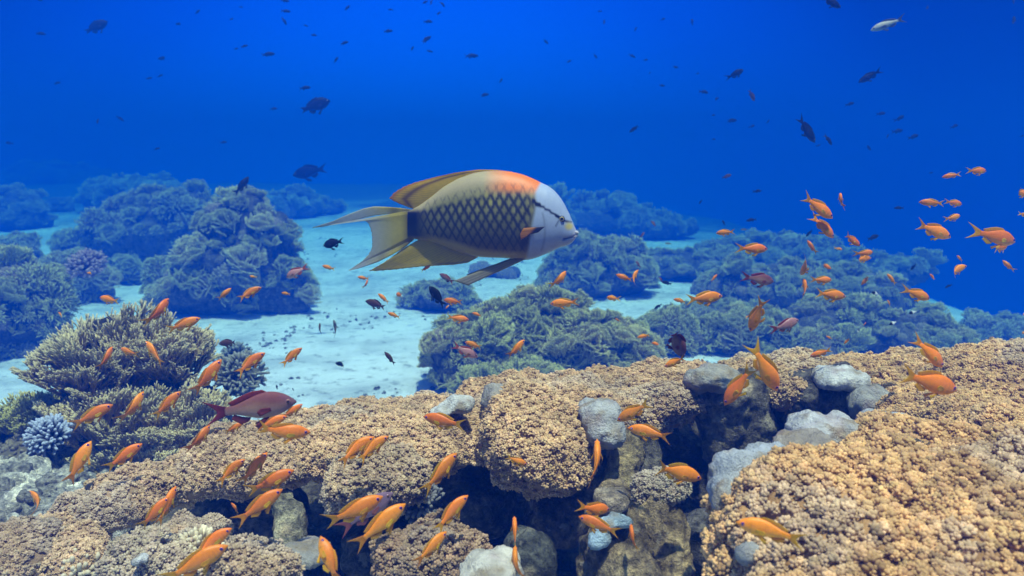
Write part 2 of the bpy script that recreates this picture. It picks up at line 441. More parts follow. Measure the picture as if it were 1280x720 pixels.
far_fade = t.nodes.new('ShaderNodeMixRGB'); far_fade.inputs[2].default_value = (.13, .145, .14, 1); L(rr.outputs[0], far_fade.inputs[0]); L(mm.outputs[0], far_fade.inputs[1])   # far sand darkened in its colour, painting a haze fade at the horizon
L(far_fade.outputs[0], p_.inputs['Base Color']); p_.inputs['Roughness'].default_value = .95; p_.inputs['Specular IOR Level'].default_value = .1
bp = t.nodes.new('ShaderNodeBump'); bp.inputs['Strength'].default_value = .5; bp.inputs['Distance'].default_value = .06; L(n2.outputs['Fac'], bp.inputs['Height']); L(bp.outputs[0], p_.inputs['Normal'])
obj('sand', mesh('sand', np.stack([X.ravel(), Y.ravel(), Z], 1), q), ms, kind='structure')
def sz(x, y): return float(sand_z(np.array([x]), np.array([y]))[0])

# ------------------------------------------------------------------ coral kinds (a few meshes of each, shared by their copies)
def grow_fan(rng, size, gens, base, tip, r0, wob=.10, spread=28, origin=(0, 0, 0), az=0.0, lean=0.0, arms=3):
    """a flat, forking fan in the plane of azimuth az, leaning outwards by lean radians"""
    e1 = np.array([math.cos(az), math.sin(az), 0]); nrm = np.array([-math.sin(az), math.cos(az), 0])
    up = np.array([0, 0, 1.0]) * math.cos(lean) + nrm * math.sin(lean)
    S = []
    act = [(np.array(origin, float), (i - (arms - 1) / 2) * rad(70 / max(arms, 1)), 0) for i in range(arms)]
    while act:
        p, a, g = act.pop()
        l = size / gens * rng.uniform(.75, 1.3) * (1.25 - .5 * g / gens)
        d = e1 * math.sin(a) + up * math.cos(a) + rng.normal(size=3) * wob
        q = p + d / np.linalg.norm(d) * l
        t0, t1 = g / gens, (g + 1) / gens
        S.append((p, q, r0 * (1 - .62 * t0), r0 * (1 - .62 * t1), t0, t1))
        if g + 1 < gens:
            k = 2 if rng.rand() < .82 else 1
            if rng.rand() < .06: k = 3
            for j in range(k):
                s = (j - (k - 1) / 2) * 2 if k > 1 else rng.uniform(-.4, .4)
                na = a * .92 + rad(spread) * s * rng.uniform(.55, 1.15) * (.5 if k == 3 else .5)
                if abs(na) < rad(100): act.append((q, na, g + 1))
    P0, P1, R0, R1, T0, T1 = (np.array(x) for x in zip(*S))
    base, tip = np.array(base), np.array(tip)
    cm = lambda t: base + (tip - base) * (np.clip((t - .62) / .38, 0, 1) ** 1.5)[:, None]
    return P0, P1, R0, R1, cm(T0), cm(T1)

def fan_colony(seed, n, size, gens, base, tip, r0, foot, lean=.5, sides=5, arms=3, spread=28, wob=.10):
    rng = np.random.RandomState(seed); out = []
    for i in range(n):
        a = rng.rand() * 2 * math.pi; rr = foot * math.sqrt((i + .5) / n)
        o = (rr * math.cos(2.4 * i), rr * math.sin(2.4 * i), -.03 * size)
        az = 2.4 * i + math.pi / 2 * rng.choice([1, 1, 0]) + rng.normal() * .4
        nrm_out = math.copysign(1, -math.sin(az) * o[0] + math.cos(az) * o[1])
        f = 1 + rng.uniform(-.12, .12)
        out.append(grow_fan(rng, size * rng.uniform(.75, 1.1) * (1.05 - .3 * rr / max(foot, 1e-6)), gens, np.array(base) * f, np.array(tip) * f, r0, wob, spread, o, az, nrm_out * lean * rr / max(foot, 1e-6) * rng.uniform(.6, 1.3), arms))
    P0, P1, R0, R1, C0, C1 = (np.concatenate(x) for x in zip(*out))
    return tubes(P0, P1, R0, R1, C0, C1, sides)

def bush_colony(seed, n, size, base, tip, r0, gens=4, sides=5, flat=.75):
    """a dome of stubby forking branches reaching out from one root"""
    rng = np.random.RandomState(seed); S = []
    for i in range(n):
        z = 1 - (i + .5) / n * 1.0; a = 2.399 * i; s = math.sqrt(max(0, 1 - z * z))
        d0 = np.array([s * math.cos(a), s * math.sin(a), z * flat + .12]); d0 /= np.linalg.norm(d0)
        act = [(d0 * size * .15, d0, 0)]
        while act:
            p, d, g = act.pop()
            dd = d + rng.normal(size=3) * .28; dd[2] += .08; dd /= np.linalg.norm(dd)
            q = p + dd * size * .85 / gens * rng.uniform(.8, 1.2)
            S.append((p, q, r0 * (1 - .14 * g), r0 * (1 - .14 * (g + 1)), g / gens, (g + 1) / gens))
            if g + 1 < gens:
                for _ in range(2 if rng.rand() < .7 else 1): act.append((q, dd * .8 + d0 * .4 + rng.normal(size=3) * .35, g + 1))
    P0, P1, R0, R1, T0, T1 = (np.array(x) for x in zip(*S))
    base, tip = np.array(base), np.array(tip); cm = lambda t: base + (tip - base) * (np.clip((t - .5) / .5, 0, 1) ** 2)[:, None]
    return tubes(P0, P1, R0, R1, cm(T0), cm(T1), sides)

def knob_colony(seed, size, col, n=420, sub=ICO1):
    """a dome packed with round knobs"""
    rng = np.random.RandomState(seed)
    V, Q = lump([('e', np.zeros(3), np.array([size, size, size * .7]), None), ('e', np.array([size * .5, .1 * size, -.05 * size]), np.array([.6, .6, .55]) * size, None)], size / 14, size * .2)
    V = displace(V, Q, [(size * .08, 2.5 / size, 2)], seed)
    P, Nn = scatter(V, Q, n, rng, lambda P, Nn: Nn[:, 2] > -.35)
    k = len(P); C = np.array(col) * rng.uniform(.75, 1.25, (k, 1))
    T = [(sub[0] * np.array([1, 1, 1.3]), sub[1], np.ones(len(sub[0]))), (sub[0] * np.array([.8, 1.1, 1.6]), sub[1], np.full(len(sub[0]), 1.1))]
    s = stamp(T, P, frames(Nn + rng.normal(size=Nn.shape) * .3, rng), rng.uniform(.05, .09, k) * size, C, rng)
    return merge([(V, Q, np.array(col) * .6), s])

TAN, TANTIP = (.48, .39, .11), (.74, .64, .28)
OLIVE, OLIVETIP = (.36, .33, .08), (.66, .60, .22)
BROWN = (.38, .29, .10)
LIB = {'fan_coral': [], 'bushy_coral': [], 'knobby_coral': []}
for s in range(3):
    V, Fc, C = fan_colony(10 + s, 15, .30, 6, OLIVE if s else TAN, OLIVETIP if s else TANTIP, .0095, .11, .7)
    LIB['fan_coral'].append(mesh('fan_coral', V, Fc, C, False)); LIB['fan_coral'][-1].materials.append(M_BRANCH)
    V, Fc, C = bush_colony(20 + s, 40, .20, BROWN if s == 1 else OLIVE, OLIVETIP, .0095)
    LIB['bushy_coral'].append(mesh('bushy_coral', V, Fc, C, False)); LIB['bushy_coral'][-1].materials.append(M_BRANCH)
    V, Fc, C = knob_colony(30 + s, .15, [(.34, .28, .17), (.22, .18, .12), (.36, .27, .18)][s])
    LIB['knobby_coral'].append(mesh('knobby_coral', V, Fc, C)); LIB['knobby_coral'][-1].materials.append(M_BRANCH)

def coral_head(label, px, base_py, w, h, seed, kinds=('fan_coral', 'bushy_coral', 'knobby_coral'), weights=(.4, .35, .25), dens=1.0, csize=1.0,
               blobs=None, d=None, group='coral heads on the sand', cat='coral head', rockcol=(.13, .115, .085), name='coral_head', top_only=False):
    """a rock on the sand overgrown with coral; w, h: its size in photo pixels"""
    rng = np.random.RandomState(seed)
    p, dd = on_sand(px, base_py) if d is None else (at(px, base_py, d), d)
    p = np.array(p); p[2] = sz(p[0], p[1]) if d is None else p[2]
    k = dd / F; W, H = w * k, h * k; D = W * .75
    if blobs is None:
        n = 4 + rng.randint(3)
        blobs = [('e', np.array([0, 0, H * .30]), np.array([W * .40, D * .40, H * .48]), None)]
        for i in range(n):
            a = rng.rand() * 6.283; r = rng.uniform(.15, .34)
            blobs.append(('e', np.array([W * r * math.cos(a), D * r * math.sin(a), H * rng.uniform(.1, .55)]), np.array([W, D, H]) * rng.uniform(.16, .27, 3), None))
    else:
        blobs = [('e', np.array([bx_ * W, by_ * D, bz_ * H]), np.array([rx * W, ry * D, rz * H]), None) for bx_, by_, bz_, rx, ry, rz in blobs]
    size = max(W, H)
    V, Q = lump(blobs, size / 34, size * .06)
    V = displace(V, Q, [(size * .06, 5 / size, 3)], seed)
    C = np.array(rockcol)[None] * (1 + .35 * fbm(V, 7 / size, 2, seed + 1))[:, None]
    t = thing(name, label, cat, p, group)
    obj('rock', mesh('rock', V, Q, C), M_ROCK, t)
    ar = area(V, Q); cs = .105 * csize * max(1.0, size / 1.1) ** .55
    nspots = int(np.clip(ar / (cs * cs) * .8 * dens, 6, 95))
    P, Nn = scatter(V, Q, 2500, rng, lambda P, Nn: (Nn[:, 2] > (.25 if top_only else -.25)) & (P[:, 2] > H * .04))
    got = []
    for i in range(len(P)):
        if len(got) >= nspots: break
        if all(np.linalg.norm(P[i] - P[j]) > cs * .85 for j in got): got.append(i)
    for i in got:
        kd = kinds[rng.choice(len(kinds), p=np.array(weights) / sum(weights))]
        me = LIB[kd][rng.randint(3)]
        o = obj(kd, me, None, t)
        z = Nn[i] * .75 + np.array([0, 0, .8]) + rng.normal(size=3) * .12
        o.matrix_local = Matrix.LocRotScale(Vector(P[i] - Nn[i] * cs * .12), Vector(z).to_track_quat('Z', 'Y') @ Matrix.Rotation(rng.rand() * 6.28, 3, 'Z').to_quaternion(),
                                            Vector((1, 1, 1)) * cs / (.24 if kd == 'fan_coral' else .20 if kd == 'bushy_coral' else .20) * rng.uniform(.5, 1.15) * (1.5 if rng.rand() < .22 else 1))
    return t

ALLF = dict(kinds=('fan_coral',), weights=(1,))
CH = coral_head
# left bank, from far to near
FB = (('bushy_coral', 'fan_coral', 'knobby_coral'), (.45, .4, .15))
CH('long far coral ridge fading into blue at the back of the sand', 65, 248, 150, 52, 1, *FB, csize=1.0,
   blobs=[(-.3, 0, .35, .25, .4, .4), (0, 0, .4, .28, .4, .45), (.3, 0, .3, .24, .4, .4)])
CH('low dim coral mound beyond the sand strip, behind the wide bank', 180, 262, 150, 34, 2, csize=1.2)
CH('nearly vanished blue ridge far behind the tallest coral head', 365, 268, 150, 16, 40, csize=1.0, dens=.7)
CH('rounded olive bush of coral at the edge of the pale sand strip', 22, 286, 84, 60, 3, *FB, csize=.9)
CH('small dark coral lump on the sand between olive bush and wide bank', 74, 264, 38, 20, 4, ('knobby_coral',), (1,))
CH('wide coral bank with yellowish bushes beside the tallest coral head', 190, 330, 170, 92, 5, *FB,
   blobs=[(-.2, 0, .3, .26, .4, .42), (.1, 0, .4, .3, .4, .5), (.32, 0, .45, .16, .3, .5), (-.05, .1, .55, .2, .3, .35)])
CH('dark coral hummock with small heads just before the wide coral bank', 122, 332, 92, 58, 6, *FB)
CH('tallest coral head on the sand, steep and crowded with pale yellow fans', 300, 386, 168, 150, 7, ('fan_coral', 'bushy_coral', 'knobby_coral'), (.72, .2, .08), dens=1.25, csize=.95,
   blobs=[(-.24, 0, .18, .26, .4, .26), (.05, 0, .28, .36, .4, .36), (-.08, .05, .64, .19, .26, .24), (.12, 0, .70, .14, .22, .22), (.25, -.05, .45, .16, .26, .36), (.40, -.08, .2, .12, .22, .26), (-.02, -.25, .28, .2, .2, .26), (-.36, -.1, .12, .14, .2, .16)])
CH('low knobby coral skirt at the foot of the tallest coral head', 226, 376, 96, 60, 8, ('knobby_coral', 'bushy_coral', 'fan_coral'), (.3, .4, .3), csize=.8)
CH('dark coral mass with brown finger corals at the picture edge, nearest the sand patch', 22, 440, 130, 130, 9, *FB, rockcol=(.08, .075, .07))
CH('small coral outcrop carrying a pinkish dome, beside the sand channel', 96, 376, 100, 66, 10, *FB, csize=.9)
CH('low reef step of brown corals behind the picture-edge mass', 20, 352, 80, 66, 31, *FB, csize=.9)
CH('low coral patch between the outcrop with the pinkish dome and the hummock', 160, 352, 70, 30, 41, *FB, csize=.8)
# middle of the sand
CH('small bluish coral clump on the sand beneath the big wrasse', 548, 386, 100, 38, 11, ('bushy_coral', 'knobby_coral'), (.6, .4), dens=1.2)
CH('little grey coral patch alone on bright sand below the wrasse', 622, 345, 44, 14, 12, ('knobby_coral',), (1,))
CH('olive coral thicket in mid sand, its dark flank facing the sand', 598, 480, 130, 100, 13, *FB, dens=1.3, csize=.8)
CH('high bushy coral in the middle of the mid-sand group', 660, 474, 140, 104, 14, ('fan_coral', 'bushy_coral'), (.55, .45), dens=1.4, csize=.85,
   blobs=[(0, 0, .3, .42, .42, .4), (.08, 0, .62, .28, .3, .36), (-.2, 0, .5, .22, .3, .3), (.28, 0, .5, .2, .3, .36)])
CH('golden fan coral dome on the sand just behind the tan soft coral lip', 748, 482, 126, 106, 15, dens=1.8, csize=.75, **ALLF)
CH('low pale coral sprigs at the front of the mid-sand group', 640, 496, 130, 50, 16, ('fan_coral', 'bushy_coral'), (.5, .5), csize=.7)
CH('blue-tinged coral mound with a yellow crown beside the wrasse head', 745, 366, 160, 74, 17, *FB, dens=1.2)
CH('hazy wide coral rise fading into blue behind the swarm', 850, 345, 190, 24, 18, *FB, csize=.7)
CH('nearly vanished blue reef line on the sand horizon behind the wrasse', 640, 276, 250, 14, 42, csize=1.0, dens=.7)
CH('far dim coral band just over the wrasse chin, nearly lost in haze', 770, 298, 210, 34, 51, *FB, csize=.8)
CH('far dim coral band under the open water beside the mid swarm', 940, 330, 200, 30, 52, *FB, csize=.8)
CH('low dim coral band stepping down toward open water under the knot of anthias', 1060, 352, 190, 30, 53, *FB, csize=.8)
CH('far blue coral knoll above the pale sand strip at the picture edge', 105, 238, 110, 30, 54, *FB, csize=.9)
CH('round pale coral bush alone on the blue sand patch', 835, 440, 80, 66, 19, *FB, dens=1.2, csize=.8)
CH('dark blue coral outcrop behind the white-capped rock columns', 930, 440, 120, 58, 20, *FB, dens=1.2, csize=.8)
CH('broad blue reef slope under the orange swarm', 1010, 380, 230, 44, 21, *FB, csize=.7,
   blobs=[(-.25, 0, .4, .26, .4, .5), (.05, 0, .35, .3, .4, .45), (.3, 0, .2, .26, .4, .34)])
CH('deep blue coral slope descending behind the tan carpet', 1085, 436, 230, 52, 22, *FB, csize=.7,
   blobs=[(-.25, 0, .4, .26, .4, .5), (.05, 0, .35, .3, .4, .45), (.3, 0, .2, .26, .4, .34)])
CH('last dim coral hump before open water on the drop-off', 1262, 430, 130, 30, 23, *FB)
CH('pale round coral knob close behind the tan carpet, under the pinkish anthias', 1030, 450, 84, 40, 24, *FB, csize=.7)
CH('small blue coral stump on sand near the edge of the swarm', 905, 366, 60, 20, 25, ('knobby_coral',), (1,))
CH('low blue coral rows beside the sand patch, beneath the yellow-finned anthias', 900, 402, 100, 26, 44, *FB, csize=.8)

# big fire coral on the near left, built by itself
def near_fire_coral():
    c, dd = on_sand(150, 560); dd = 2.75; c = at(150, 545, dd)
    t = thing('fire_coral', 'large tan fire coral with white-tipped forking blades near the dark hollow', 'coral', (c[0], c[1], c[2]))
    k = dd / F
    V, Q = lump([('e', np.array([0, .1, .05]), np.array([95 * k, .25, 70 * k]), None), ('e', np.array([-10 * k, .12, 90 * k]), np.array([70 * k, .2, 55 * k]), None),
                 ('e', np.array([60 * k, .05, 0]), np.array([70 * k, .22, 60 * k]), None), ('e', np.array([-70 * k, .1, -20 * k]), np.array([60 * k, .2, 60 * k]), None)], .022, .05)
    V = displace(V, Q, [(.02, 9, 3)], 3)
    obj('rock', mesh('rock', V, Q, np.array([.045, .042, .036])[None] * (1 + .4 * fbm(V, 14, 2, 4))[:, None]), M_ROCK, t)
    spots = [(150, 478, 0, .15, .30, 17), (100, 482, -.05, .12, .26, 14), (195, 466, -.02, .10, .26, 12), (215, 478, .05, .10, .24, 11), (125, 500, -.14, .10, .20, 10),
             (120, 545, -.16, .12, .22, 14), (175, 555, -.18, .12, .22, 13), (225, 545, -.12, .12, .22, 12), (200, 585, -.22, .10, .18, 11), (150, 595, -.25, .10, .16, 10), (245, 575, -.15, .09, .18, 9), (100, 540, -.1, .08, .16, 9)]
    for i, (px, py, dy, foot, size, n) in enumerate(spots):
        V, Fc, C = fan_colony(50 + i, int(n * 1.15), size * .80, 7 if size > .21 else 6, (.38, .27, .08) if i % 3 else (.32, .25, .08), (.72, .60, .34), .0050, foot * .8, .75, arms=3, spread=30, wob=.12)
        o = obj('blades', mesh('blades', V, Fc, C, False), M_BRANCH, t, kind='stuff'); p = at(px, py, dd + dy) - c; o.location = p
near_fire_coral()
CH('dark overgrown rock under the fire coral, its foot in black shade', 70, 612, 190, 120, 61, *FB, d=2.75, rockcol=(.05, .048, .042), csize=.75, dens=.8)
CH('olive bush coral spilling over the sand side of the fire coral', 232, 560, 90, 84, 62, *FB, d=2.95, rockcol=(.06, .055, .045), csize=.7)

def dome(label, px, py, d, size, seed, base, tip, n=60, r=.0075, gens=3, nm='staghorn_coral', grp=None):
    c = at(px, py, d); t = thing(nm, label, 'coral', c, grp)
    V, Q = lump([('e', np.zeros(3), np.array([size * .6, size * .6, size * .45]), None)], size / 10, .01)
    obj('core', mesh('core', V, Q, np.array(base) * .6), M_STONY, t)
    V, Fc, C = bush_colony(seed, n, size, base, tip, r, gens)
    obj('branches', mesh('branches', V, Fc, C, False), M_BRANCH, t, kind='stuff')
    t.rotation_euler = (rad(35), 0, 0)
dome('dark blue dome coral with rows of white-blue tips in the hollow', 62, 548, 2.3, .066, 71, (.03, .035, .07), (.50, .55, .70), 110, .0058, 2)
dome('pinkish dome coral on the small outcrop by the sand channel', 110, 335, 5.5, .13, 72, (.20, .13, .13), (.38, .27, .29), 90, .014, 2)
dome('dark little bush coral on sand beside the fire coral', 296, 452, 3.6, .085, 73, (.10, .12, .12), (.26, .28, .26), 60, .0075, 3)
dome('grey low bush coral at the sand edge behind the maroon fish', 300, 476, 3.1, .11, 74, (.12, .12, .10), (.30, .29, .24), 60, .009, 3)
dome('cream finger coral cluster beneath two overlapping orange fish', 250, 690, 1.2, .036, 75, (.40, .32, .19), (.72, .64, .46), 60, .0042, 2)
dome('cream knotty coral at the bottom edge of the reef', 95, 724, 1.2, .046, 76, (.40, .32, .19), (.70, .62, .46), 80, .0052, 2)
dome('dim grey finger coral growing under the round tan coral head', 525, 632, 1.45, .05, 77, (.10, .10, .10), (.26, .26, .27), 40, .0055, 3)

# ------------------------------------------------------------------ the near reef
def rock(name, label, blobs, vox, col, seed, disp=((.018, 14, 4),), cat='rock', blend=.03, parent=None, mat=None, group=None, contrast=.5, tint2=(.5, .42, .30)):
    V, Q = lump(blobs, vox, blend); V = displace(V, Q, disp, seed)
    n1 = fbm(V, 9, 3, seed + 5)[:, None]; n2 = fbm(V, 28, 2, seed + 9)[:, None]
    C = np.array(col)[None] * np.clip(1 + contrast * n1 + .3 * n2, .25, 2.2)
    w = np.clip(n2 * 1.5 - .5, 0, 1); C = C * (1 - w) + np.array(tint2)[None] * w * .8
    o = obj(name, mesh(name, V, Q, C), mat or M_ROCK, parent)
    if parent is None:
        o['label'] = label; o['category'] = cat
        if group: o['group'] = group
    return o, V, Q

# rock body of the reef under and behind everything
o, BV, BQ = rock('reef_terrain', None, [
    E(330, 705, 2.0, 190, 105, .30), E(560, 668, 2.1, 200, 122, .30), E(800, 632, 2.2, 220, 118, .26), E(1010, 618, 2.25, 190, 130, .30), E(1200, 612, 2.2, 200, 140, .5),
    E(640, 900, 1.7, 620, 150, .8), E(1120, 900, 1.25, 280, 180, .5), E(140, 800, 1.75, 240, 90, .4)], .022, (.13, .115, .095), 11, ((.03, 7, 4), (.008, 30, 2)), blend=.06)
for k in ('label', 'category'): del o[k]
o['kind'] = 'structure'

T_BIG = [tuft(np.random.RandomState(i), ICO0, 9, .62, .32, 1.7) for i in range(8)]
T_MID = [tuft(np.random.RandomState(20 + i), ICO0, 7, .62, .32, 1.9) for i in range(8)]

TISSUE = (.60, .365, .185)
def soft(label, blobs, seed, size=.0085, n=None, col=TISSUE, vox=.011, blend=.05, disp=((.012, 10, 2), (.014, 26, 2), (.005, 60, 1)), lo=-.6, tmpl=None, cover=1.15, name='soft_coral', bare=None, cat='soft coral', group='tan soft coral colonies', spread=.17, drop=0):
    """a colony of soft coral: a fleshy base wholly covered in polyps; bare: [(px, py, d, r)] patches without polyps"""
    rng = np.random.RandomState(seed)
    blobs = [(b[0], b[1] - UPV * drop * ((b[1] - CAM) @ FWD) / F, *b[2:]) for b in blobs]
    V, Q = lump(blobs, vox, blend); V = displace(V, Q, disp, seed)
    c = V.mean(0); c[2] = V[:, 2].min()
    t = thing(name, label, cat, c, group)
    col = np.array(col) * np.array([.95, .87, .77])
    obj('base', mesh('base', V - c, Q, (col * np.array([.8, .76, .74]))[None] * (1 + .3 * fbm(V, 25, 2, seed))[:, None]), M_SOFTBASE, t)
    if n is None: n = int(area(V, Q) / (size * size) * cover)
    def keep(P, Nn):
        m = (Nn[:, 2] > lo) & (fbm(P, 9, 2, seed + 3) > -.9)
        v = CAM - P; m &= (Nn * v).sum(1) / np.linalg.norm(v, axis=1) > -.45
        if bare is not None:
            for (px, py, d, r) in bare: m &= np.linalg.norm(P - at(px, py, d), axis=1) > r * d / F
        return m
    P, Nn = scatter(V, Q, n, rng, keep)
    k = len(P)
    tone = 1 + spread * rng.normal(size=(k, 1)) + .26 * fbm(P, 8, 3, seed + 8)[:, None]
    C = col[None] * np.clip(tone, .5, 1.5) * (1 + rng.normal(size=(k, 3)) * .02)
    gw = np.clip(fbm(P, 5, 3, seed + 12)[:, None] * 1.2 - .15, 0, .38); C = C * (1 - gw) + (C.mean(1, keepdims=True) * np.array([1.06, 1.0, .92])) * gw
    S = size * rng.uniform(.55, 1.3, k)
    R = frames(Nn * .8 + np.array([0, 0, .35]) + rng.normal(size=Nn.shape) * .28, rng)
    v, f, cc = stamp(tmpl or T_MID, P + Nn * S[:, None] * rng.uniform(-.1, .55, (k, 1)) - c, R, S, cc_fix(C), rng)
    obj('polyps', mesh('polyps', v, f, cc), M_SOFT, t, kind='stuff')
    return t
def cc_fix(C): return np.clip(C, .02, .85)

def bare_lobe(label, blobs, seed, col=(.62, .64, .66), vox=.007, disp=((.008, 26, 3), (.0035, 90, 2)), name='pale_coral', cat='coral', group='pale bare coral lobes'):
    V, Q = lump(blobs, vox, .012); V = displace(V, Q, disp, seed)
    n1 = fbm(V, 22, 3, seed)[:, None]
    C = np.array(col)[None] * .86 * np.clip(1 + .22 * n1, .4, 1.2)
    w = np.clip(fbm(V, 30, 3, seed + 2)[:, None] * 1.8 - .08, 0, 1) * .8; C = C * (1 - w) + np.array((.34, .27, .17))[None] * w
    w2 = np.clip(fbm(V, 20, 3, seed + 6)[:, None] * 1.6 - .35, 0, 1) * .6; C = C * (1 - w2) + np.array((.36, .25, .27))[None] * w2
    o = obj(name, mesh(name, V, Q, C), M_PALE); o['label'] = label; o['category'] = cat; o['group'] = group
    return o

# ---- the lip of tan soft coral, colony by colony
GREY = (.56, .43, .30)
soft('tan soft coral drape at the start of the lip, below the maroon fish', [E(292, 549, 1.55, 52, 25, .12), E(252, 566, 1.5, 40, 18, .09), E(335, 556, 1.52, 45, 28, .12), E(215, 594, 1.47, 26, 16, .08)], 1, .0050, col=GREY, drop=20)
soft('broad tan soft coral shelf between the maroon fish and pale-rimmed lump', [E(395, 524, 1.65, 62, 22, .17), E(470, 512, 1.7, 75, 26, .18), E(545, 508, 1.7, 62, 28, .18), E(425, 524, 1.62, 66, 18, .12), E(530, 522, 1.60, 58, 20, .12), E(360, 532, 1.6, 40, 22, .12)], 2, .0054, col=(.58, .43, .28), drop=30)
soft('hanging tan soft coral lump in front of the dark cavity', [E(672, 535, 1.5, 58, 42, .13), E(690, 565, 1.46, 46, 38, .10), E(655, 508, 1.58, 46, 28, .12), E(640, 548, 1.5, 30, 34, .09)], 3, .0062, col=(.58, .43, .27), drop=8)
soft('tan soft coral crest behind the hanging lump', [E(690, 488, 1.8, 85, 24, .17), E(780, 478, 1.88, 80, 22, .17), E(620, 492, 1.8, 50, 20, .15), E(740, 500, 1.72, 55, 20, .10)], 4, .0054, col=(.58, .42, .26), drop=18)
soft('small tan soft coral knuckle beside the grey-capped column', [E(828, 478, 1.84, 48, 26, .13), E(800, 498, 1.78, 40, 22, .09), E(850, 462, 1.95, 50, 14, .12)], 5, .0056, col=(.56, .41, .26), drop=12)
soft('low tan soft coral tuft between grey cap and white cap', [E(955, 458, 1.95, 55, 16, .13), E(1005, 462, 1.86, 36, 26, .10), E(985, 480, 1.8, 26, 24, .07)], 6, .0054, col=(.56, .42, .26), drop=10)
soft('wide tan soft coral carpet rolling back to open water', [E(1130, 470, 1.95, 95, 30, .20), E(1215, 462, 1.95, 110, 32, .25), E(1290, 470, 1.7, 90, 50, .25), E(1195, 505, 1.6, 90, 34, .17), E(1150, 512, 1.6, 60, 30, .12), E(1260, 540, 1.35, 90, 50, .16), E(1070, 458, 2.0, 50, 16, .12)], 7, .0060, col=(.62, .43, .23), cover=1.15, drop=20)
soft('biggest soft coral mound, close to the camera, with coarse tan polyps', [E(1085, 672, 1.02, 168, 108, .16), E(1175, 600, 1.12, 110, 66, .16), E(1010, 668, 1.02, 108, 76, .13), E(1200, 690, .95, 110, 100, .13), E(1005, 730, .95, 90, 55, .10), E(1125, 580, 1.18, 70, 38, .12), E(1130, 740, .86, 160, 60, .12)], 8, .0076, col=(.60, .41, .215), tmpl=T_BIG, cover=1.25, vox=.010, drop=12, bare=[(905, 600, 1.08, 30), (1262, 560, 1.1, 16)], spread=.2)
soft('tan soft coral flank cut off by the picture edge beside the biggest mound', [E(1290, 640, 1.0, 42, 40, .10), E(1285, 590, 1.1, 60, 40, .10)], 9, .0075, col=(.56, .39, .21), tmpl=T_BIG, cover=1.2)
soft('round tan coral head alone before the dark cavity', [E(452, 602, 1.36, 40, 27, .055), E(492, 594, 1.36, 34, 27, .05), E(470, 610, 1.34, 44, 20, .05)], 10, .0060, col=(.50, .41, .30), tmpl=T_BIG, vox=.008)
soft('long grey-tan soft coral pillow above a dark crevice', [E(178, 614, 1.40, 44, 20, .08), E(140, 632, 1.36, 42, 22, .08), E(104, 648, 1.35, 26, 17, .06)], 12, .0043, col=(.54, .42, .30), vox=.01)
soft('tan soft coral knob below the grey-tan pillow', [E(58, 676, 1.27, 38, 24, .07), E(92, 700, 1.22, 30, 20, .05)], 13, .0045, col=(.54, .42, .30), vox=.009)
soft('tan soft coral bump cut off at the bottom corner', [E(28, 700, 1.2, 40, 32, .08)], 14, .0045, col=(.44, .35, .26), vox=.009)
soft('tan soft coral ledge beneath two crossing orange fish', [E(214, 678, 1.27, 42, 15, .05), E(250, 668, 1.3, 30, 12, .05)], 15, .0046, col=(.54, .42, .30), vox=.009)
soft('pale grey knobby soft coral mound in front of the tan ledge', [E(190, 706, 1.18, 38, 18, .05), E(162, 698, 1.2, 24, 15, .04), E(212, 700, 1.18, 26, 16, .045)], 16, .0056, col=(.47, .42, .35), vox=.008, bare=[(176, 700, 1.13, 10)])
soft('tan soft coral dome at the bottom edge, under the orange fish pair', [E(300, 712, 1.15, 44, 26, .06), E(330, 724, 1.12, 32, 20, .05)], 17, .0060, col=(.45, .365, .27), vox=.009)
soft('brown leafy soft coral behind the lone upward orange fish', [E(545, 692, 1.22, 42, 26, .06), E(510, 702, 1.2, 32, 22, .05), E(575, 700, 1.22, 28, 24, .05)], 18, .0068, col=(.36, .27, .19), tmpl=T_BIG, vox=.009)
soft('tan soft coral fringe on the upper rim of the cavity', [E(600, 560, 1.62, 32, 14, .06), E(560, 552, 1.6, 36, 14, .06)], 19, .0062, col=GREY, vox=.01)

# ---- pale bare lobes
bare_lobe('rounded white coral lump with a grey base hanging at the cavity edge', [E(752, 522, 1.46, 27, 24, .045), E(756, 540, 1.44, 25, 20, .04), E(736, 512, 1.5, 16, 14, .03)], 1, (.64, .65, .66))
bare_lobe('bright white coral cap on the dark block-shaped column', [E(1050, 473, 1.73, 27, 15, .06), E(1036, 474, 1.73, 18, 13, .05), E(1066, 474, 1.74, 16, 13, .05)], 2, (.82, .82, .82))
bare_lobe('grey rounded coral cap on the ribbed column', [E(888, 474, 1.74, 30, 17, .05), E(868, 478, 1.76, 14, 14, .04), E(908, 476, 1.74, 14, 13, .04)], 3, (.52, .50, .46))
bare_lobe('pale twin lobes behind the biggest mound', [E(1014, 538, 1.25, 30, 19, .05), E(1052, 538, 1.26, 28, 18, .05)], 4, (.66, .68, .72))
bare_lobe('grey-tan flattened lobe below the pale twin lobes', [E(1008, 560, 1.19, 42, 19, .05)], 5, (.44, .40, .36))
bare_lobe('pale blue rim lobe on the near flank of the biggest mound', [E(922, 594, 1.1, 34, 28, .045), E(962, 576, 1.13, 34, 20, .045), E(898, 618, 1.06, 16, 26, .03)], 6, (.58, .64, .72))
bare_lobe('small pale lobe peeping over the top of the biggest mound', [E(1106, 528, 1.3, 28, 13, .04)], 7, (.62, .66, .72))
bare_lobe('thin white crust on top of the broad tan shelf', [E(562, 509, 1.56, 26, 7, .04, rad(-12)), E(580, 504, 1.57, 14, 6, .03)], 8, (.78, .78, .76), vox=.005)
bare_lobe('smooth grey rim of the hanging lump', [E(618, 502, 1.56, 14, 18, .05), E(640, 492, 1.58, 22, 10, .05)], 9, (.50, .47, .43))
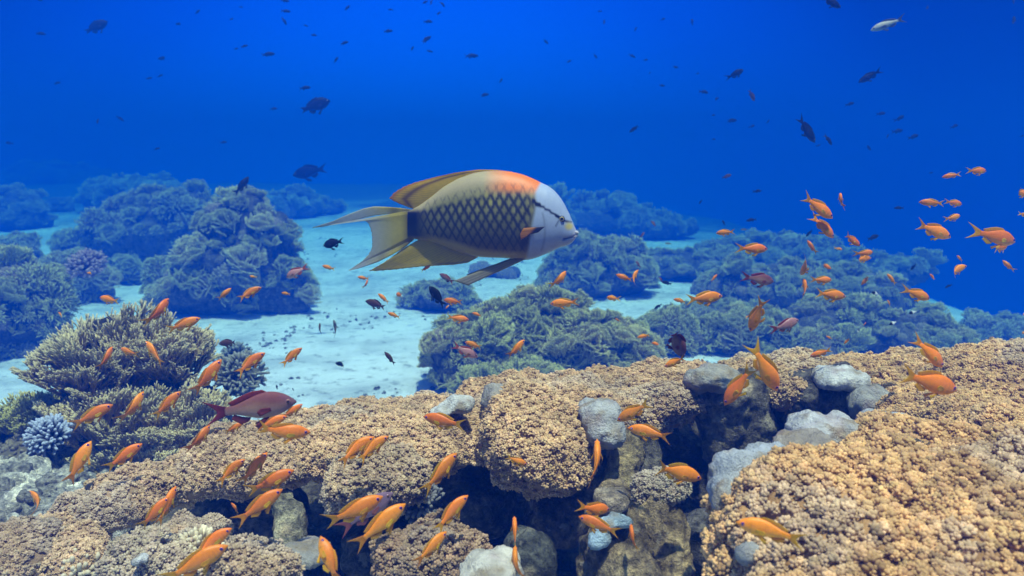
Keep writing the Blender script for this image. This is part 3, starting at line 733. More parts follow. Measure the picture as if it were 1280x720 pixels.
bare_lobe('white coral head at the bottom edge beside the brown leafy coral', [E(618, 712, 1.12, 36, 20, .05), E(590, 716, 1.12, 18, 14, .04)], 10, (.78, .76, .70))
bare_lobe('light blue sponge patch on the stub below two overlapping fish', [E(747, 672, 1.2, 13, 12, .02), E(760, 652, 1.21, 14, 6, .02), E(777, 648, 1.22, 13, 6, .02, .5)], 11, (.50, .68, .86), vox=.005)
bare_lobe('white pebble-like coral on the pale grey mound', [E(176, 700, 1.12, 9, 8, .015)], 12, (.74, .76, .78), vox=.004)
bare_lobe('grey-white flat coral behind the bottom orange fish', [E(385, 690, 1.22, 30, 15, .04), E(360, 700, 1.2, 18, 12, .04)], 13, (.46, .46, .45))
bare_lobe('light grey shelf coral along the wide tan carpet', [E(1095, 500, 1.66, 20, 18, .05), E(1078, 505, 1.66, 14, 22, .05)], 14, (.50, .49, .47))
bare_lobe('dull white lobe on the near side of the biggest mound', [E(940, 690, .93, 20, 14, .02)], 15, (.56, .58, .58))
bare_lobe('pale coral sliver on the crest behind the hanging lump', [E(655, 494, 1.62, 16, 8, .03)], 16, (.60, .58, .54), vox=.005)

# ---- dead finger columns and blocks
KC = ((.014, 18, 4), (.007, 55, 3))
rock('dead_coral_stub', 'thick ribbed grey column under the grey coral cap', [Rod((888, 492, 1.78), (912, 580, 1.80), 32, 22), Rod((935, 495, 1.8), (945, 560, 1.82), 34, 28), Rod((912, 490, 1.77), (926, 560, 1.8), 30, 22)], .010, (.25, .235, .20), 21, KC, 'dead coral', .015, group='dead coral columns')
rock('dead_coral_stub', 'dark block-shaped column under the bright white cap', [Rod((1008, 498, 1.78), (1010, 580, 1.8), 36, 38), Rod((1055, 500, 1.77), (1052, 580, 1.8), 40, 40), E(1035, 490, 1.77, 46, 16, .07)], .010, (.15, .145, .14), 22, KC, 'dead coral', .015, group='dead coral columns', contrast=.35, tint2=(.2, .19, .17))
rock('dead_coral_stub', 'tilted brown column with the tufted round cap, left of the biggest mound', [Rod((820, 628, 1.28), (842, 730, 1.22), 25, 30)], .008, (.33, .27, .17), 23, ((.013, 22, 4), (.007, 60, 3)), 'dead coral', .015, group='dead coral columns')
soft('greyish tufted cap on the tilted brown column', [E(820, 616, 1.28, 23, 17, .03), E(834, 610, 1.29, 15, 13, .026)], 41, .0048, col=(.42, .37, .30), vox=.007, name='soft_coral')
rock('dead_coral_stub', 'stout brown stub with blue sponge on its shoulder', [Rod((770, 630, 1.3), (790, 740, 1.2), 30, 42), Rod((752, 690, 1.26), (760, 740, 1.22), 28, 40)], .009, (.28, .235, .16), 24, ((.014, 20, 4), (.007, 60, 3)), 'dead coral', .02, group='dead coral columns')
rock('dead_coral_stub', 'narrow yellowish column rising behind the stout stub', [Rod((782, 560, 1.52), (772, 640, 1.46), 20, 24)], .009, (.33, .28, .17), 25, ((.010, 24, 4), (.006, 60, 3)), 'dead coral', .015, group='dead coral columns')
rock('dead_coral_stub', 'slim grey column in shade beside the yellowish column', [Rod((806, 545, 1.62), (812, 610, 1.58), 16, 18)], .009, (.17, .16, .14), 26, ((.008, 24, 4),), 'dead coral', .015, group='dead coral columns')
rock('dead_coral', 'grey dead coral cap on top of the stout stub', [E(765, 624, 1.26, 24, 16, .035)], .007, (.42, .37, .31), 27, ((.005, 26, 3), (.002, 90, 2)), 'rock')
rock('dead_coral', 'speckled grey-green knob in the hollow under the small orange fish', [E(366, 652, 1.42, 15, 26, .03), E(360, 672, 1.4, 18, 14, .03), E(352, 628, 1.44, 12, 14, .03)], .007, (.34, .33, .26), 28, ((.006, 30, 4),), 'rock')
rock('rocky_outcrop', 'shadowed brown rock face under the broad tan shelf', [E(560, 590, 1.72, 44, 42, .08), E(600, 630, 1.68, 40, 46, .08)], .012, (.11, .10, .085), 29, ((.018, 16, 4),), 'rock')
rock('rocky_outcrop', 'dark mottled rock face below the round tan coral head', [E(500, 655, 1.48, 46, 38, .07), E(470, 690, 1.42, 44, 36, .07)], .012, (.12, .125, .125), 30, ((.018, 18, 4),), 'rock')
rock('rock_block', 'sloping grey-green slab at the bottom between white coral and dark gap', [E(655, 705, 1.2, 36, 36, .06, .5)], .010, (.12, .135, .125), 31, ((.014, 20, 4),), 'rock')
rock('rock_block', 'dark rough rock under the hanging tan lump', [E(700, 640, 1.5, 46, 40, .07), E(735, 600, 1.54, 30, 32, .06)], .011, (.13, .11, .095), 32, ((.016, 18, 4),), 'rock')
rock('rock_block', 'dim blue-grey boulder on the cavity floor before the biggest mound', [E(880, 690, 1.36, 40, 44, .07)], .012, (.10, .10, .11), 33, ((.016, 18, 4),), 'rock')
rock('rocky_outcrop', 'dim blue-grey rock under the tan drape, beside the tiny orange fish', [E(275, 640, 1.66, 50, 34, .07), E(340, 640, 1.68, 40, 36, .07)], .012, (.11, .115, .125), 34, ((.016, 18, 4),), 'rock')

rock('rubble_bank', 'pale grey bank of broken coral at the lower corner beneath the blue-tipped dome', [E(30, 690, 1.95, 120, 62, .35), E(-60, 660, 2.1, 120, 70, .3), E(110, 660, 1.85, 60, 34, .15)], .016, (.46, .45, .42), 36, ((.03, 9, 4), (.012, 30, 3)), 'rock', contrast=.3)
# ---- rubble on the sand at the lower corner and scattered bits on the bright sand
rng = np.random.RandomState(5)
def rubble(name, spots, seed, col, smin, smax):
    rg = np.random.RandomState(seed); T = []
    for i in range(6):
        v = ICO2[0] * (1 + .35 * noise(ICO2[0] * 1.4, i * 3 + 1))[:, None] * rg.uniform(.55, 1.2, 3); T.append((v, ICO2[1], np.ones(len(v))))
    P = np.array(spots); k = len(P)
    C = np.array(col)[None] * rg.uniform(.5, 1.35, (k, 1))
    v, f, c = stamp(T, P, frames(rg.normal(size=(k, 3)) + np.array([0, 0, 1.5]), rg), rg.uniform(smin, smax, k) ** 1.0, C, rg)
    return obj(name, mesh(name, v, f, c), M_ROCK, kind='stuff')
RB = bpy.data.objects['rubble_bank'].data
rv = np.empty(len(RB.vertices) * 3, np.float32); RB.vertices.foreach_get('co', rv); rv = rv.reshape(-1, 3)
rq = np.array([p.vertices[:] for p in RB.polygons])
P_, N_ = scatter(rv, rq, 900, rng, lambda P, Nn: (Nn[:, 2] > .1) & (P[:, 1] < 2.2))
rubble('rubble', P_, 6, (.60, .58, .54), .006, .034)
px, py = rng.uniform(100, 900, 4200), 258 + 255 * rng.rand(4200) ** 1.2
v = FWD[None] + RGT[None] * ((px - 640) / F)[:, None] + UPV[None] * ((360 - py) / F)[:, None]
S = CAM[None] + v * (-CAM[2] / v[:, 2])[:, None]
S = S[(fbm(S * np.array([1, .6, 0]), 1.6, 3, 4) + .5 * fbm(S * np.array([1, 1, 0]), 6, 2, 9) > .30)]
S[:, 2] = sand_z(S[:, 0], S[:, 1])
rubble('rubble', S, 7, (.25, .24, .22), .003, .018)

# ------------------------------------------------------------------ fish building kit: unit length, head at x = +.5, back up +z
def interp(tab, s):
    t = np.array(tab); x = t[:, 0]
    # smooth (monotone-ish) interpolation through the table
    out = np.interp(s, x, t[:, 1]); 
    return out
def smooth1(y, k=2):
    for _ in range(k): y = np.concatenate([[y[0]], (y[:-2] + 2 * y[1:-1] + y[2:]) / 4, [y[-1]]])
    return y

def body_loft(top, bot, wid, x0, x1, ns=36, nr=20, pw=1.0):
    s = np.linspace(0, 1, ns) ** .85
    T, B, Wd = (smooth1(interp(t, s)) for t in (top, bot, wid))
    x = x0 + (x1 - x0) * s
    th = np.arange(nr) * 2 * math.pi / nr
    ct, st = np.cos(th), np.sin(th)
    zc, hh = (T + B) / 2, (T - B) / 2
    yy = np.sign(ct) * np.abs(ct) ** pw
    V = np.stack([np.repeat(x[:, None], nr, 1), Wd[:, None] * yy[None], zc[:, None] + hh[:, None] * st[None]], -1).reshape(-1, 3)
    V = np.concatenate([V, [[x[0] + (x0 - x1) * -.0, 0, zc[0]], [x[-1], 0, zc[-1]]]])
    Q = []
    for i in range(ns - 1):
        for j in range(nr):
            k = (j + 1) % nr; Q.append((i * nr + j, (i + 1) * nr + j, (i + 1) * nr + k, i * nr + k))
    Tn = [(ns * nr, j, (j + 1) % nr) for j in range(nr)] + [(ns * nr + 1, (ns - 1) * nr + (j + 1) % nr, (ns - 1) * nr + j) for j in range(nr)]
    return V, [np.array(Q)[:, ::-1], np.array(Tn)[:, ::-1]]

def fin(A, B, th=.004, nu=14, nv=6, y=0.0, side=0.0, ripple=0.0, ragged=0.0):
    """membrane between two edge lines A (at the body) and B (free edge), each [(x, z)...]; th: thickness at the base, thinning outwards"""
    def res(P, n):
        P = np.array(P, float); d = np.concatenate([[0], np.cumsum(np.linalg.norm(np.diff(P, axis=0), axis=1))]); u = np.linspace(0, d[-1], n)
        return np.stack([np.interp(u, d, P[:, i]) for i in range(P.shape[1])], 1)
    a, b = res(A, nu), res(B, nu)
    v = np.linspace(0, 1, nv)[None, :, None]
    G = a[:, None] * (1 - v) + b[:, None] * v
    if ragged:
        un = np.linspace(0, 1, nu); rg = (np.abs(np.sin(un * nu * .9)) - .5 + .8 * noise(np.stack([un * 9, un * 0, un * 0], 1), 4)) * np.clip(np.minimum(un, 1 - un) * 10, 0, 1)
        G = G + (b - a)[:, None] * (v ** 4) * (ragged * rg)[:, None, None]
    vv = np.repeat(np.linspace(0, 1, nv)[None], nu, 0); uu = np.repeat(np.linspace(0, 1, nu)[:, None], nv, 1)
    off = y + side * vv + ripple * np.sin(uu * 14) * vv
    t = th * (1 - .75 * vv) * (.35 + .65 * np.clip(np.minimum(uu, 1 - uu) * 8, 0, 1))
    P1 = np.stack([G[..., 0], off + t, G[..., 1]], -1).reshape(-1, 3); P2 = np.stack([G[..., 0], off - t, G[..., 1]], -1).reshape(-1, 3)
    n = nu * nv; Q = []
    for i in range(nu - 1):
        for j in range(nv - 1):
            p = i * nv + j; q = (p, p + nv, p + nv + 1, p + 1); Q.append(q); Q.append(tuple(n + k for k in q[::-1]))
    loop = [i * nv for i in range(nu)] + [(nu - 1) * nv + j for j in range(1, nv)] + [i * nv + nv - 1 for i in range(nu - 2, -1, -1)] + [j for j in range(nv - 2, 0, -1)]
    for k in range(len(loop)):
        p, q = loop[k], loop[(k + 1) % len(loop)]; Q.append((p, n + p, n + q, q))
    return np.concatenate([P1, P2]), [np.array(Q)], np.concatenate([uu.ravel(), uu.ravel()]), np.concatenate([vv.ravel(), vv.ravel()])

def bend(V, k, x0=.12):
    """swing the rear of the fish sideways"""
    V = V.copy(); d = np.clip(x0 - V[:, 0], 0, None)
    V[:, 1] += k * d ** 2 * 1.6; V[:, 0] += abs(k) * d ** 2 * .22
    d2 = np.clip(V[:, 0] - x0, 0, None); V[:, 1] += k * d2 ** 2 * .5
    return V

def mixc(a, b, t):
    t = np.clip(np.asarray(t), 0, 1)[:, None]; return np.array(a)[None] * (1 - t) + np.array(b)[None] * t

def small_fish(k=0.0, deep=1.0, pal='orange', lod=0, fork=1.0, dorsal=1.0):
    """-> {part: (V, F, C)} for a little reef fish; lod 1 drops the small fins"""
    top = [(0, .004), (.06, .052), (.14, .088), (.26, .128), (.40, .145), (.55, .128), (.70, .092), (.85, .052), (1, .042)]
    bot = [(0, -.012), (.06, -.045), (.14, -.078), (.26, -.112), (.40, -.126), (.55, -.118), (.70, -.085), (.85, -.048), (1, -.040)]
    wid = [(0, .008), (.06, .032), (.16, .056), (.30, .068), (.45, .066), (.65, .044), (.85, .020), (1, .009)]
    sc = lambda t: [(a, b * deep) for a, b in t]
    V, Fc = body_loft(sc(top), sc(bot), wid, .5, -.27, 34 if not lod else 16, 20 if not lod else 10)
    x, z = V[:, 0], V[:, 2] / deep
    if pal == 'orange':
        C = mixc((.88, .235, .002), (.90, .36, .004), (.03 - z) / .12)
        C = C + np.exp(-((x - .12) / .2) ** 2 - ((z - .05) / .06) ** 2)[:, None] * np.array([.02, .02, .02])
        line = np.exp(-((z + .01 + (.43 - x) * .32) / .012) ** 2) * ((x > .27) & (x < .45))
        C = C * (1 - .45 * line[:, None]) + np.array([.45, .10, .30])[None] * .30 * line[:, None]
        gill = np.exp(-((x - .285 - .5 * z * z * 6) / .008) ** 2) * (np.abs(z) < .09); C = C * (1 - .22 * gill[:, None])
        fc, fc2, fcy = (.84, .36, .006), (.88, .50, .015), (.88, .56, .02)
    elif pal == 'maroon':
        C = mixc((.20, .07, .075), (.42, .28, .22), (.05 - z) / .12)
        C = C + np.exp(-((x - .05) / .16) ** 2 - ((z - .02) / .05) ** 2)[:, None] * np.array([.10, .08, .03])
        C = C * (1 - .55 * np.clip((x - .30) / .15, 0, 1)[:, None]) + np.array([.17, .10, .16])[None] * (.55 * np.clip((x - .30) / .15, 0, 1))[:, None]
        fc, fc2, fcy = (.16, .025, .035), (.38, .06, .06), (.30, .08, .07)
    elif pal == 'violet':
        C = mixc((.20, .13, .20), (.40, .26, .30), (.03 - z) / .12)
        fc, fc2, fcy = (.30, .10, .12), (.42, .12, .12), (.45, .18, .15)
    elif pal == 'pink':
        C = mixc((.45, .22, .22), (.60, .38, .36), (.03 - z) / .12)
        fc, fc2, fcy = (.36, .07, .07), (.50, .10, .07), (.5, .25, .2)
    elif pal == 'brown':
        C = mixc((.10, .05, .03), (.20, .10, .06), (.03 - z) / .12)
        fc, fc2, fcy = (.10, .05, .03), (.12, .06, .04), (.16, .09, .05)
    elif pal == 'grey':
        C = mixc((.12, .12, .13), (.42, .42, .42), (.03 - z) / .10)
        fc, fc2, fcy = (.10, .10, .11), (.14, .14, .14), (.2, .2, .2)
    elif pal == 'silver':
        C = mixc((.50, .48, .42), (.20, .22, .20), (.05 - z) / .12)
        fc, fc2, fcy = (.10, .11, .10), (.12, .13, .12), (.2, .2, .2)
    elif pal == 'pied':
        C = mixc((.02, .02, .025), (.85, .85, .85), (x < .08).astype(float))
        fc, fc2, fcy = (.75, .75, .75), (.85, .85, .85), (.05, .05, .05)
    else:  # dark
        C = mixc((.010, .014, .024), (.018, .024, .036), (.03 - z) / .12)
        fc, fc2, fcy = (.018, .02, .025), (.02, .022, .028), (.03, .03, .035)
    P = {'body': (bend(V, k), Fc, C)}
    def put(nm, r, c0, c1):
        V, Fq, u, v = r; ray = 1 - .14 * (np.sin(u * 60) > .2)
        P[nm] = (bend(V, k), Fq, mixc(c0, c1, v) * ray[:, None])
    d = deep
    nu, nv = (22, 7) if not lod else (9, 3)
    put('tail_fin', fin([(-.24, .040 * d), (-.255, 0), (-.24, -.038 * d)], [(-.50, .150 * fork), (-.42, .085), (-.365, .03), (-.35, 0), (-.365, -.03), (-.42, -.085), (-.495, -.140 * fork)], .006, nu, nv), fc, fc2)
    put('dorsal_fin', fin([(.25, .098 * d), (.12, .120 * d), (-.02, .098 * d), (-.12, .066 * d), (-.20, .038 * d)], [(.22, .126 * d), (.14, .142 * d + .030 * dorsal), (.02, .128 * d + .040 * dorsal), (-.10, .092 * d + .045 * dorsal), (-.23, .062 * d + .022 * dorsal)], .006, nu, nv), fc, fc2)
    put('anal_fin', fin([(.0, -.098 * d), (-.10, -.075 * d), (-.18, -.042 * d)], [(-.03, -.135 * d), (-.11, -.155 * d), (-.21, -.09 * d)], .005, max(nu // 2, 4), nv), fc, fcy)
    if not lod:
        for s in (-1, 1):
            put('pelvic_fin' + ('' if s < 0 else '#'), fin([(.20, -.112 * d), (.15, -.118 * d)], [(.06, -.215 * d), (.03, -.175 * d)], .005, 6, 5, s * .022, s * .03), fc, fcy)
            put('pectoral_fin' + ('' if s < 0 else '#'), fin([(.225, -.012), (.215, -.055)], [(.10, .005), (.06, -.035), (.09, -.085)], .004, 8, 5, s * .058, s * .045), fcy, fcy)
            ev, ef = ICO2; c = np.array([.405, s * .040, .020 * d])
            r = ev * np.array([1, .55, 1]) * .030
            dist = np.hypot(ev[:, 0], ev[:, 2])
            iris = (.16, .05, .42) if pal in ('orange',) else (.25, .12, .10) if pal in ('maroon', 'violet', 'pink') else (.12, .12, .12)
            ec = np.where((dist < .52)[:, None], np.array([.006, .006, .012]), np.where((dist < .86)[:, None], np.array(iris), C.mean(0)))
            P['eye' + ('' if s < 0 else '#')] = (bend(r + c, k), ef, ec)
    return P

BANK = {}
def bank(key, **kw):
    """meshes of one fish kind, made once and shared"""
    if key not in BANK:
        P = small_fish(**kw)
        if kw.get('lod'):
            BANK[key] = [('body', mesh('fish', *merge(list(P.values()))), M_DARKFISH if kw['pal'] not in ('orange', 'pink') else M_FISH)]
        else:
            skin = M_FISH if kw['pal'] in ('orange', 'pink') else M_DARKFISH
            BANK[key] = [(n.rstrip('#'), mesh(n.rstrip('#'), *v), M_EYE if n.startswith('eye') else skin if n == 'body' else M_FIN) for n, v in P.items()]
    return BANK[key]

FISHN = [0]
def fish(kind, hx, hy, tx, ty, d, label, q=.95, sgn=1, bendk=None, roll=0.0, name=None, cat=None, group=None, dd=None, flip=False):
    """one fish: head and tail-tip position in the photo, distance d, q: apparent / true length (the rest is turned away, sgn > 0) or towards us (sgn < 0)"""
    rng = np.random.RandomState(FISHN[0] * 13 + 5); FISHN[0] += 1
    if kind in 'op' and d > 1.3: d = 1.3 + (d - 1.3) * .45
    h, t = at(hx, hy, d), at(tx, ty, d)
    p = np.linalg.norm(h - t); L = p / q
    dz = math.sqrt(max(L * L - p * p, 0)) * sgn / 2
    h = h + FWD * dz; t = t - FWD * dz
    px_len = math.hypot(hx - tx, hy - ty) / q
    X = (h - t) / np.linalg.norm(h - t)
    c = (h + t) / 2; view = c - CAM; view /= np.linalg.norm(view)
    up = np.array([0, 0, 1.0])
    if abs(X[2]) > .80:
        side = np.cross(view, X); side /= np.linalg.norm(side); side *= (1 if side[2] >= 0 else -1) if abs(side[2]) > .15 else 1
        up = side * .8 + up * .2
    if flip: up = -up
    Z = up - X * (up @ X); Z /= np.linalg.norm(Z); Y = np.cross(Z, X)
    if roll:
        Rr = rotm(X, rad(roll)); Z = Rr @ Z; Y = Rr @ Y
    small = px_len < 24
    k = bendk if bendk is not None else rng.choice([-.55, -.25, 0, .25, .55])
    spec = {'o': ('orange', 1.0, 1.0), 'm': ('maroon', 1.12, 1.0), 'v': ('violet', 1.1, 1.0), 'p': ('pink', 1.1, 1.0), 'n': ('brown', 1.05, .9), 'd': ('dark', 1.0, 1.0), 's': ('silver', .85, 1.0),
            'b': ('dark', 1.35, 1.0), 'g': ('grey', .9, 1.0), 'w': ('pied', 1.5, .8), 'u': ('dark', 1.1, .9), 't': ('dark', 1.35, .7)}[kind]
    parts = bank((kind, round(float(k), 2), small), k=float(k), deep=spec[1], pal=spec[0], lod=1 if small else 0, fork=spec[2])
    nm = name or {'o': 'anthias', 'm': 'anthias', 'v': 'anthias', 'p': 'anthias', 'b': 'damselfish', 'w': 'damselfish'}.get(kind, 'reef_fish')
    M = Matrix(((X[0], Y[0], Z[0]), (X[1], Y[1], Z[1]), (X[2], Y[2], Z[2])))
    g = group or {'o': 'orange anthias swarm', 'm': 'purplish male anthias', 'v': 'purplish male anthias', 'p': 'purplish male anthias'}.get(kind, 'dark fish in the water')
    ct = cat or 'fish'
    if small:
        o = obj(nm, parts[0][1], parts[0][2]); o['label'] = label; o['category'] = ct; o['group'] = g
    else:
        o = thing(nm, label, ct, (0, 0, 0), g)
        for n, me, mt in parts: obj(n, me, mt, o)
    o.matrix_world = Matrix.LocRotScale(Vector(c), M.to_quaternion(), Vector((L, L, L)))
    return o

# ------------------------------------------------------------------ the big sling-jaw wrasse, drawn in its own plane from photo pixels
def wrasse():
    d = 1.85; k = d / F; ox, oy = 610., 275.
    c = at(ox, oy, d)
    t = thing('wrasse', 'big slingjaw wrasse with pale head, orange nape and dark netted scales, gliding over the reef', 'fish', c)
    top = [(509, 264), (514, 262.5), (524, 257), (538, 247), (555, 233.5), (572, 224), (590, 217.5), (601, 215.2), (615, 214), (630, 214.2), (643, 216), (655, 219), (666, 223.5), (676, 228.5), (685, 232.5), (693, 238.5), (700, 246.5), (706, 256), (711, 266.5), (715, 275.5), (718, 282.5), (720.5, 288), (721.5, 291)]
    bot = [(509, 298), (514, 299), (524, 300.5), (538, 302), (555, 308), (572, 314.5), (590, 320), (601, 321.5), (615, 322), (630, 322.3), (643, 323.5), (655, 325), (666, 323.5), (676, 320), (685, 316), (693, 312), (700, 308.5), (706, 307.5), (711, 305.5), (715, 303), (718, 299.5), (720.5, 295.5), (721.5, 292.5)]
    xs = np.array([p[0] for p in top], float); T = np.array([p[1] for p in top], float); B = np.array([p[1] for p in bot], float)
    ns, nr = 260, 96
    x = np.concatenate([np.linspace(509, 712, ns - 40), 712 + 9.5 * (1 - (1 - np.linspace(.02, 1, 40)) ** 1.8)])
    tt, bb = smooth1(np.interp(x, xs, T), 10), smooth1(np.interp(x, xs, B), 10)
    wt = np.array([(509, 5), (525, 9), (550, 16), (580, 23), (610, 27.5), (640, 29), (665, 28), (685, 24.5), (700, 19), (710, 14), (716, 10.5), (720, 6), (721.5, 1.5)])
    wd = smooth1(np.interp(x, wt[:, 0], wt[:, 1]), 12)
    th = np.arange(nr) * 2 * math.pi / nr; ct, st = np.cos(th), np.sin(th)
    zc, hh = (tt + bb) / 2, (bb - tt) / 2
    PX = np.repeat(x[:, None], nr, 1); PY = zc[:, None] - hh[:, None] * st[None]; W_ = wd[:, None] * (np.sign(ct) * np.abs(ct) ** .85)[None]
    # mouth groove and brow, gill edge
    U = lambda px, py: np.exp(-px) * np.exp(-py)
    lipline = 293.5 + (721 - PX) * .22
    W_ = W_ * (1 - .30 * np.exp(-((PY - lipline) / 1.1) ** 2) * (PX > 703))
    gill = np.exp(-((PX - (664 - .004 * (PY - 285) ** 2)) / 1.6) ** 2) * (np.abs(PY - 290) < 26)
    W_ = W_ * (1 - .035 * gill)
    V = np.stack([(PX - ox) * k, W_ * k, -(PY - oy) * k], -1).reshape(-1, 3)
    px, py = PX.ravel(), PY.ravel()
    rs = np.clip; lipline = lipline.ravel()
    # colours
    cream = np.array([.42, .35, .19]); olive = np.array([.30, .25, .05]); grey = np.array([.24, .23, .075]); head = np.array([.38, .47, .66]); orange = np.array([.86, .22, .02]); navy = np.array([.005, .007, .022])
    f = (py - np.interp(px, x, tt)) / (np.interp(px, x, bb) - np.interp(px, x, tt))
    C = mixc(cream, grey, (f - .10) / .20)
    C = C * (1 - rs((f - .55) / .3, 0, 1)[:, None]) + olive[None] * rs((f - .55) / .3, 0, 1)[:, None]
    yl = rs(1 - np.abs(px - 612) / 22, 0, 1) * rs(1 - np.abs(py - 250) / 12, 0, 1)
    C = C + yl[:, None] * np.array([.12, .10, -.03])
    o_ = rs((px - 606) / 32, 0, 1) * rs((244 - py) / 9, 0, 1)
    C = C * (1 - o_[:, None]) + orange[None] * o_[:, None]
    # scale net
    nzx = 2.2 * noise(np.stack([px / 22, py / 22, px * 0], 1), 3)
    sp = 11.0; sv = 18.5
    pxx = px + nzx * .6 - 12 * np.clip((560 - px) / 60, 0, 1) ** 2
    a = pxx / sp + (py - 280) / sv; b = pxx / sp - (py - 280) / sv
    da = np.abs(a - np.round(a)); db = np.abs(b - np.round(b))
    net = np.clip(1 - np.minimum(da, db) / .26, 0, 1) ** .4
    upper = np.interp(px, [505, 540, 580, 620, 650, 672], [262, 257, 246, 237, 236, 243]); lower = np.interp(px, [505, 535, 570, 600, 630, 665], [296, 298, 305, 314, 317, 318])
    m = rs((py - upper) / 6, 0, 1) * rs((lower - py) / 7, 0, 1) * rs((674 - px + 3 * nzx) / 12, 0, 1) * rs((px - 500) / 6, 0, 1)
    dark = rs((556 - px) / 36, 0, 1) * rs((py - 260) / 6, 0, 1) * rs((302 - py) / 8, 0, 1)
    dark = np.maximum(dark, np.exp(-((px - 655) / 13) ** 2 - ((py - 302) / 15) ** 2) * .95)
    dark = np.maximum(dark, m * np.clip(.10 + .62 * (py - 268) / 30, 0, .75))
    ink = np.maximum(net * m, dark)
    tip = rs((upper + 2 - py) / 6, 0, 1) * rs((py - upper + 9) / 9, 0, 1) * (np.minimum(np.abs(a - np.round(a)), np.abs(b - np.round(b))) < .10) * (px > 530) * (px < 668); ink = np.maximum(ink, tip * .7)
    cell = m * (1 - net) * np.clip(noise(np.stack([px / 10, py / 14, px * 0], 1), 6), -1, 1); C = C * (1 + .35 * cell[:, None])
    # head
    hb = np.interp(py, [212, 228, 240, 260, 285, 305, 326], [677, 674, 668, 668, 663, 660, 656])
    hm = rs((px - hb) / 4, 0, 1)
    hc = mixc(head, (.26, .32, .46), (py - 288) / 30); hc = hc + noise(np.stack([px / 9, py / 9, px * 0], 1), 9)[:, None] * .012
    gl = np.exp(-((px - (682 - .007 * (py - 286) ** 2)) / 1.3) ** 2) * (np.abs(py - 288) < 24); hc = hc * (1 - .28 * gl[:, None])  # gill cover crease: its shading painted as a darker line
    C = C * (1 - hm[:, None]) + hc * hm[:, None]
    ink = ink * (1 - hm)
    # eye band
    bx_, by_ = [667, 671, 676, 684, 692, 697, 702, 708, 714.5], [250, 253.5, 256, 260.5, 265.5, 269, 272.5, 275.5, 276.5]
    bd = np.abs(py - np.interp(px, bx_, by_)); bw = np.interp(px, [667, 672, 680, 690, 700, 708, 715], [2.6, 3.6, 1.5, 1.5, 2.4, 1.3, .6])
    ink = np.maximum(ink, rs((bw - bd) / .8 + .5, 0, 1) * ((px > 666) & (px < 715)))
    ink = np.maximum(ink, rs(1.2 - np.abs(px - 699 + (py - 274) * .6) / 1.0, 0, 1) * ((py > 270) & (py < 281)))
    C = C * (1 - ink[:, None]) + navy[None] * ink[:, None]
    ys_ = np.exp(-(((px - 711) / 5.2) ** 2 + ((py - 281.5) / 4.6) ** 2) ** 2); C = C * (1 - ys_[:, None]) + np.array([.62, .52, .12])[None] * ys_[:, None]
    lip = np.exp(-((py - lipline) / .9) ** 2) * (px > 704); C = C * (1 - .5 * lip[:, None])
    lips = rs((px - 714) / 3, 0, 1) * (np.abs(py - 292) < 8); C = C * (1 - .5 * lips[:, None]) + np.array([.52, .50, .56])[None] * .5 * lips[:, None]
    Q = []
    I = np.arange(ns - 1)[:, None] * nr + np.arange(nr)[None]; J = np.arange(ns - 1)[:, None] * nr + (np.arange(nr)[None] + 1) % nr
    Q = np.stack([I, J, J + nr, I + nr], -1).reshape(-1, 4)
    V = np.concatenate([V, [[(509 - ox) * k, 0, -(281 - oy) * k], [(721.6 - ox) * k, 0, -(292 - oy) * k]]]); C = np.concatenate([C, C[:1], C[-1:]])
    Tn = np.array([(ns * nr, (j + 1) % nr, j) for j in range(nr)] + [(ns * nr + 1, (ns - 1) * nr + j, (ns - 1) * nr + (j + 1) % nr) for j in range(nr)])
    obj('body', mesh('body', V, [Q, Tn], np.clip(C, .004, .9)), vcol_mat('wrasse_skin', .42, .4, .06, 260, .12, 420), t)
    mf = vcol_mat('wrasse_fin', .5, .3, .06, 120, 0, transl=.5)
    def pf(name, A, Bq, c0, c1, th=1.6, nu=60, nv=24, y=0., side=0., ripple=0., stripe=None, rays=26, parent=t):
        cv = lambda P: [((a - ox) * k, -(b - oy) * k) for a, b in P]
        V, Fq, u, v = fin(cv(A), cv(Bq), th * k, nu, nv, y * k, side * k, ripple * k, .03 if nu >= 80 else 0)
        C = mixc(c0, c1, v) * (1 - .38 * (np.abs(np.sin(u * rays * math.pi)) ** 6))[:, None]
        if stripe is not None: C = stripe(C, u, v, V[:, 0] / k + ox, oy - V[:, 2] / k)
        return obj(name, mesh(name, V, Fq, np.clip(C, .004, .9)), mf, parent)
    pale, yel, ylo = (.62, .60, .38), (.95, .60, .004), (.74, .60, .03)
    def tailc(C, u, v, X, Y):
        w = np.clip((490 - X) / 40, 0, 1)[:, None]; C = C * (1 - w) + np.array([.56, .60, .60])[None] * w
        n = np.clip((X - 500) / 10, 0, 1)[:, None] * .6; return C * (1 - n) + np.array([.05, .05, .08])[None] * n
    pf('tail_fin', [(514, 263), (511, 272), (510, 281), (511, 290), (515, 300)],
       [(386, 285.5), (400, 284), (413, 281.5), (428, 278), (442, 275.5), (452, 276), (457, 278.5), (460, 284), (461.5, 291), (462.5, 299), (462.5, 306), (461, 313), (457, 320), (452, 325), (447, 329), (438, 335), (431, 340)],
       ylo, pale, 2.6, 90, 34, stripe=tailc, rays=44)
    # outer rays of the two lobes
    pf('tail_fin', [(514, 262.4), (500, 260.5), (486, 259.3), (465, 258.6), (453, 261), (442, 265), (428, 270.5), (413, 277), (400, 281), (386, 285.3)], [(512, 268), (498, 268), (484, 268), (466, 270), (455, 272.5), (443, 275.5), (430, 278), (413, 281.5), (400, 284.5), (386, 286)], ylo, pale, 1.9, 60, 8, y=.25, stripe=tailc, rays=3)
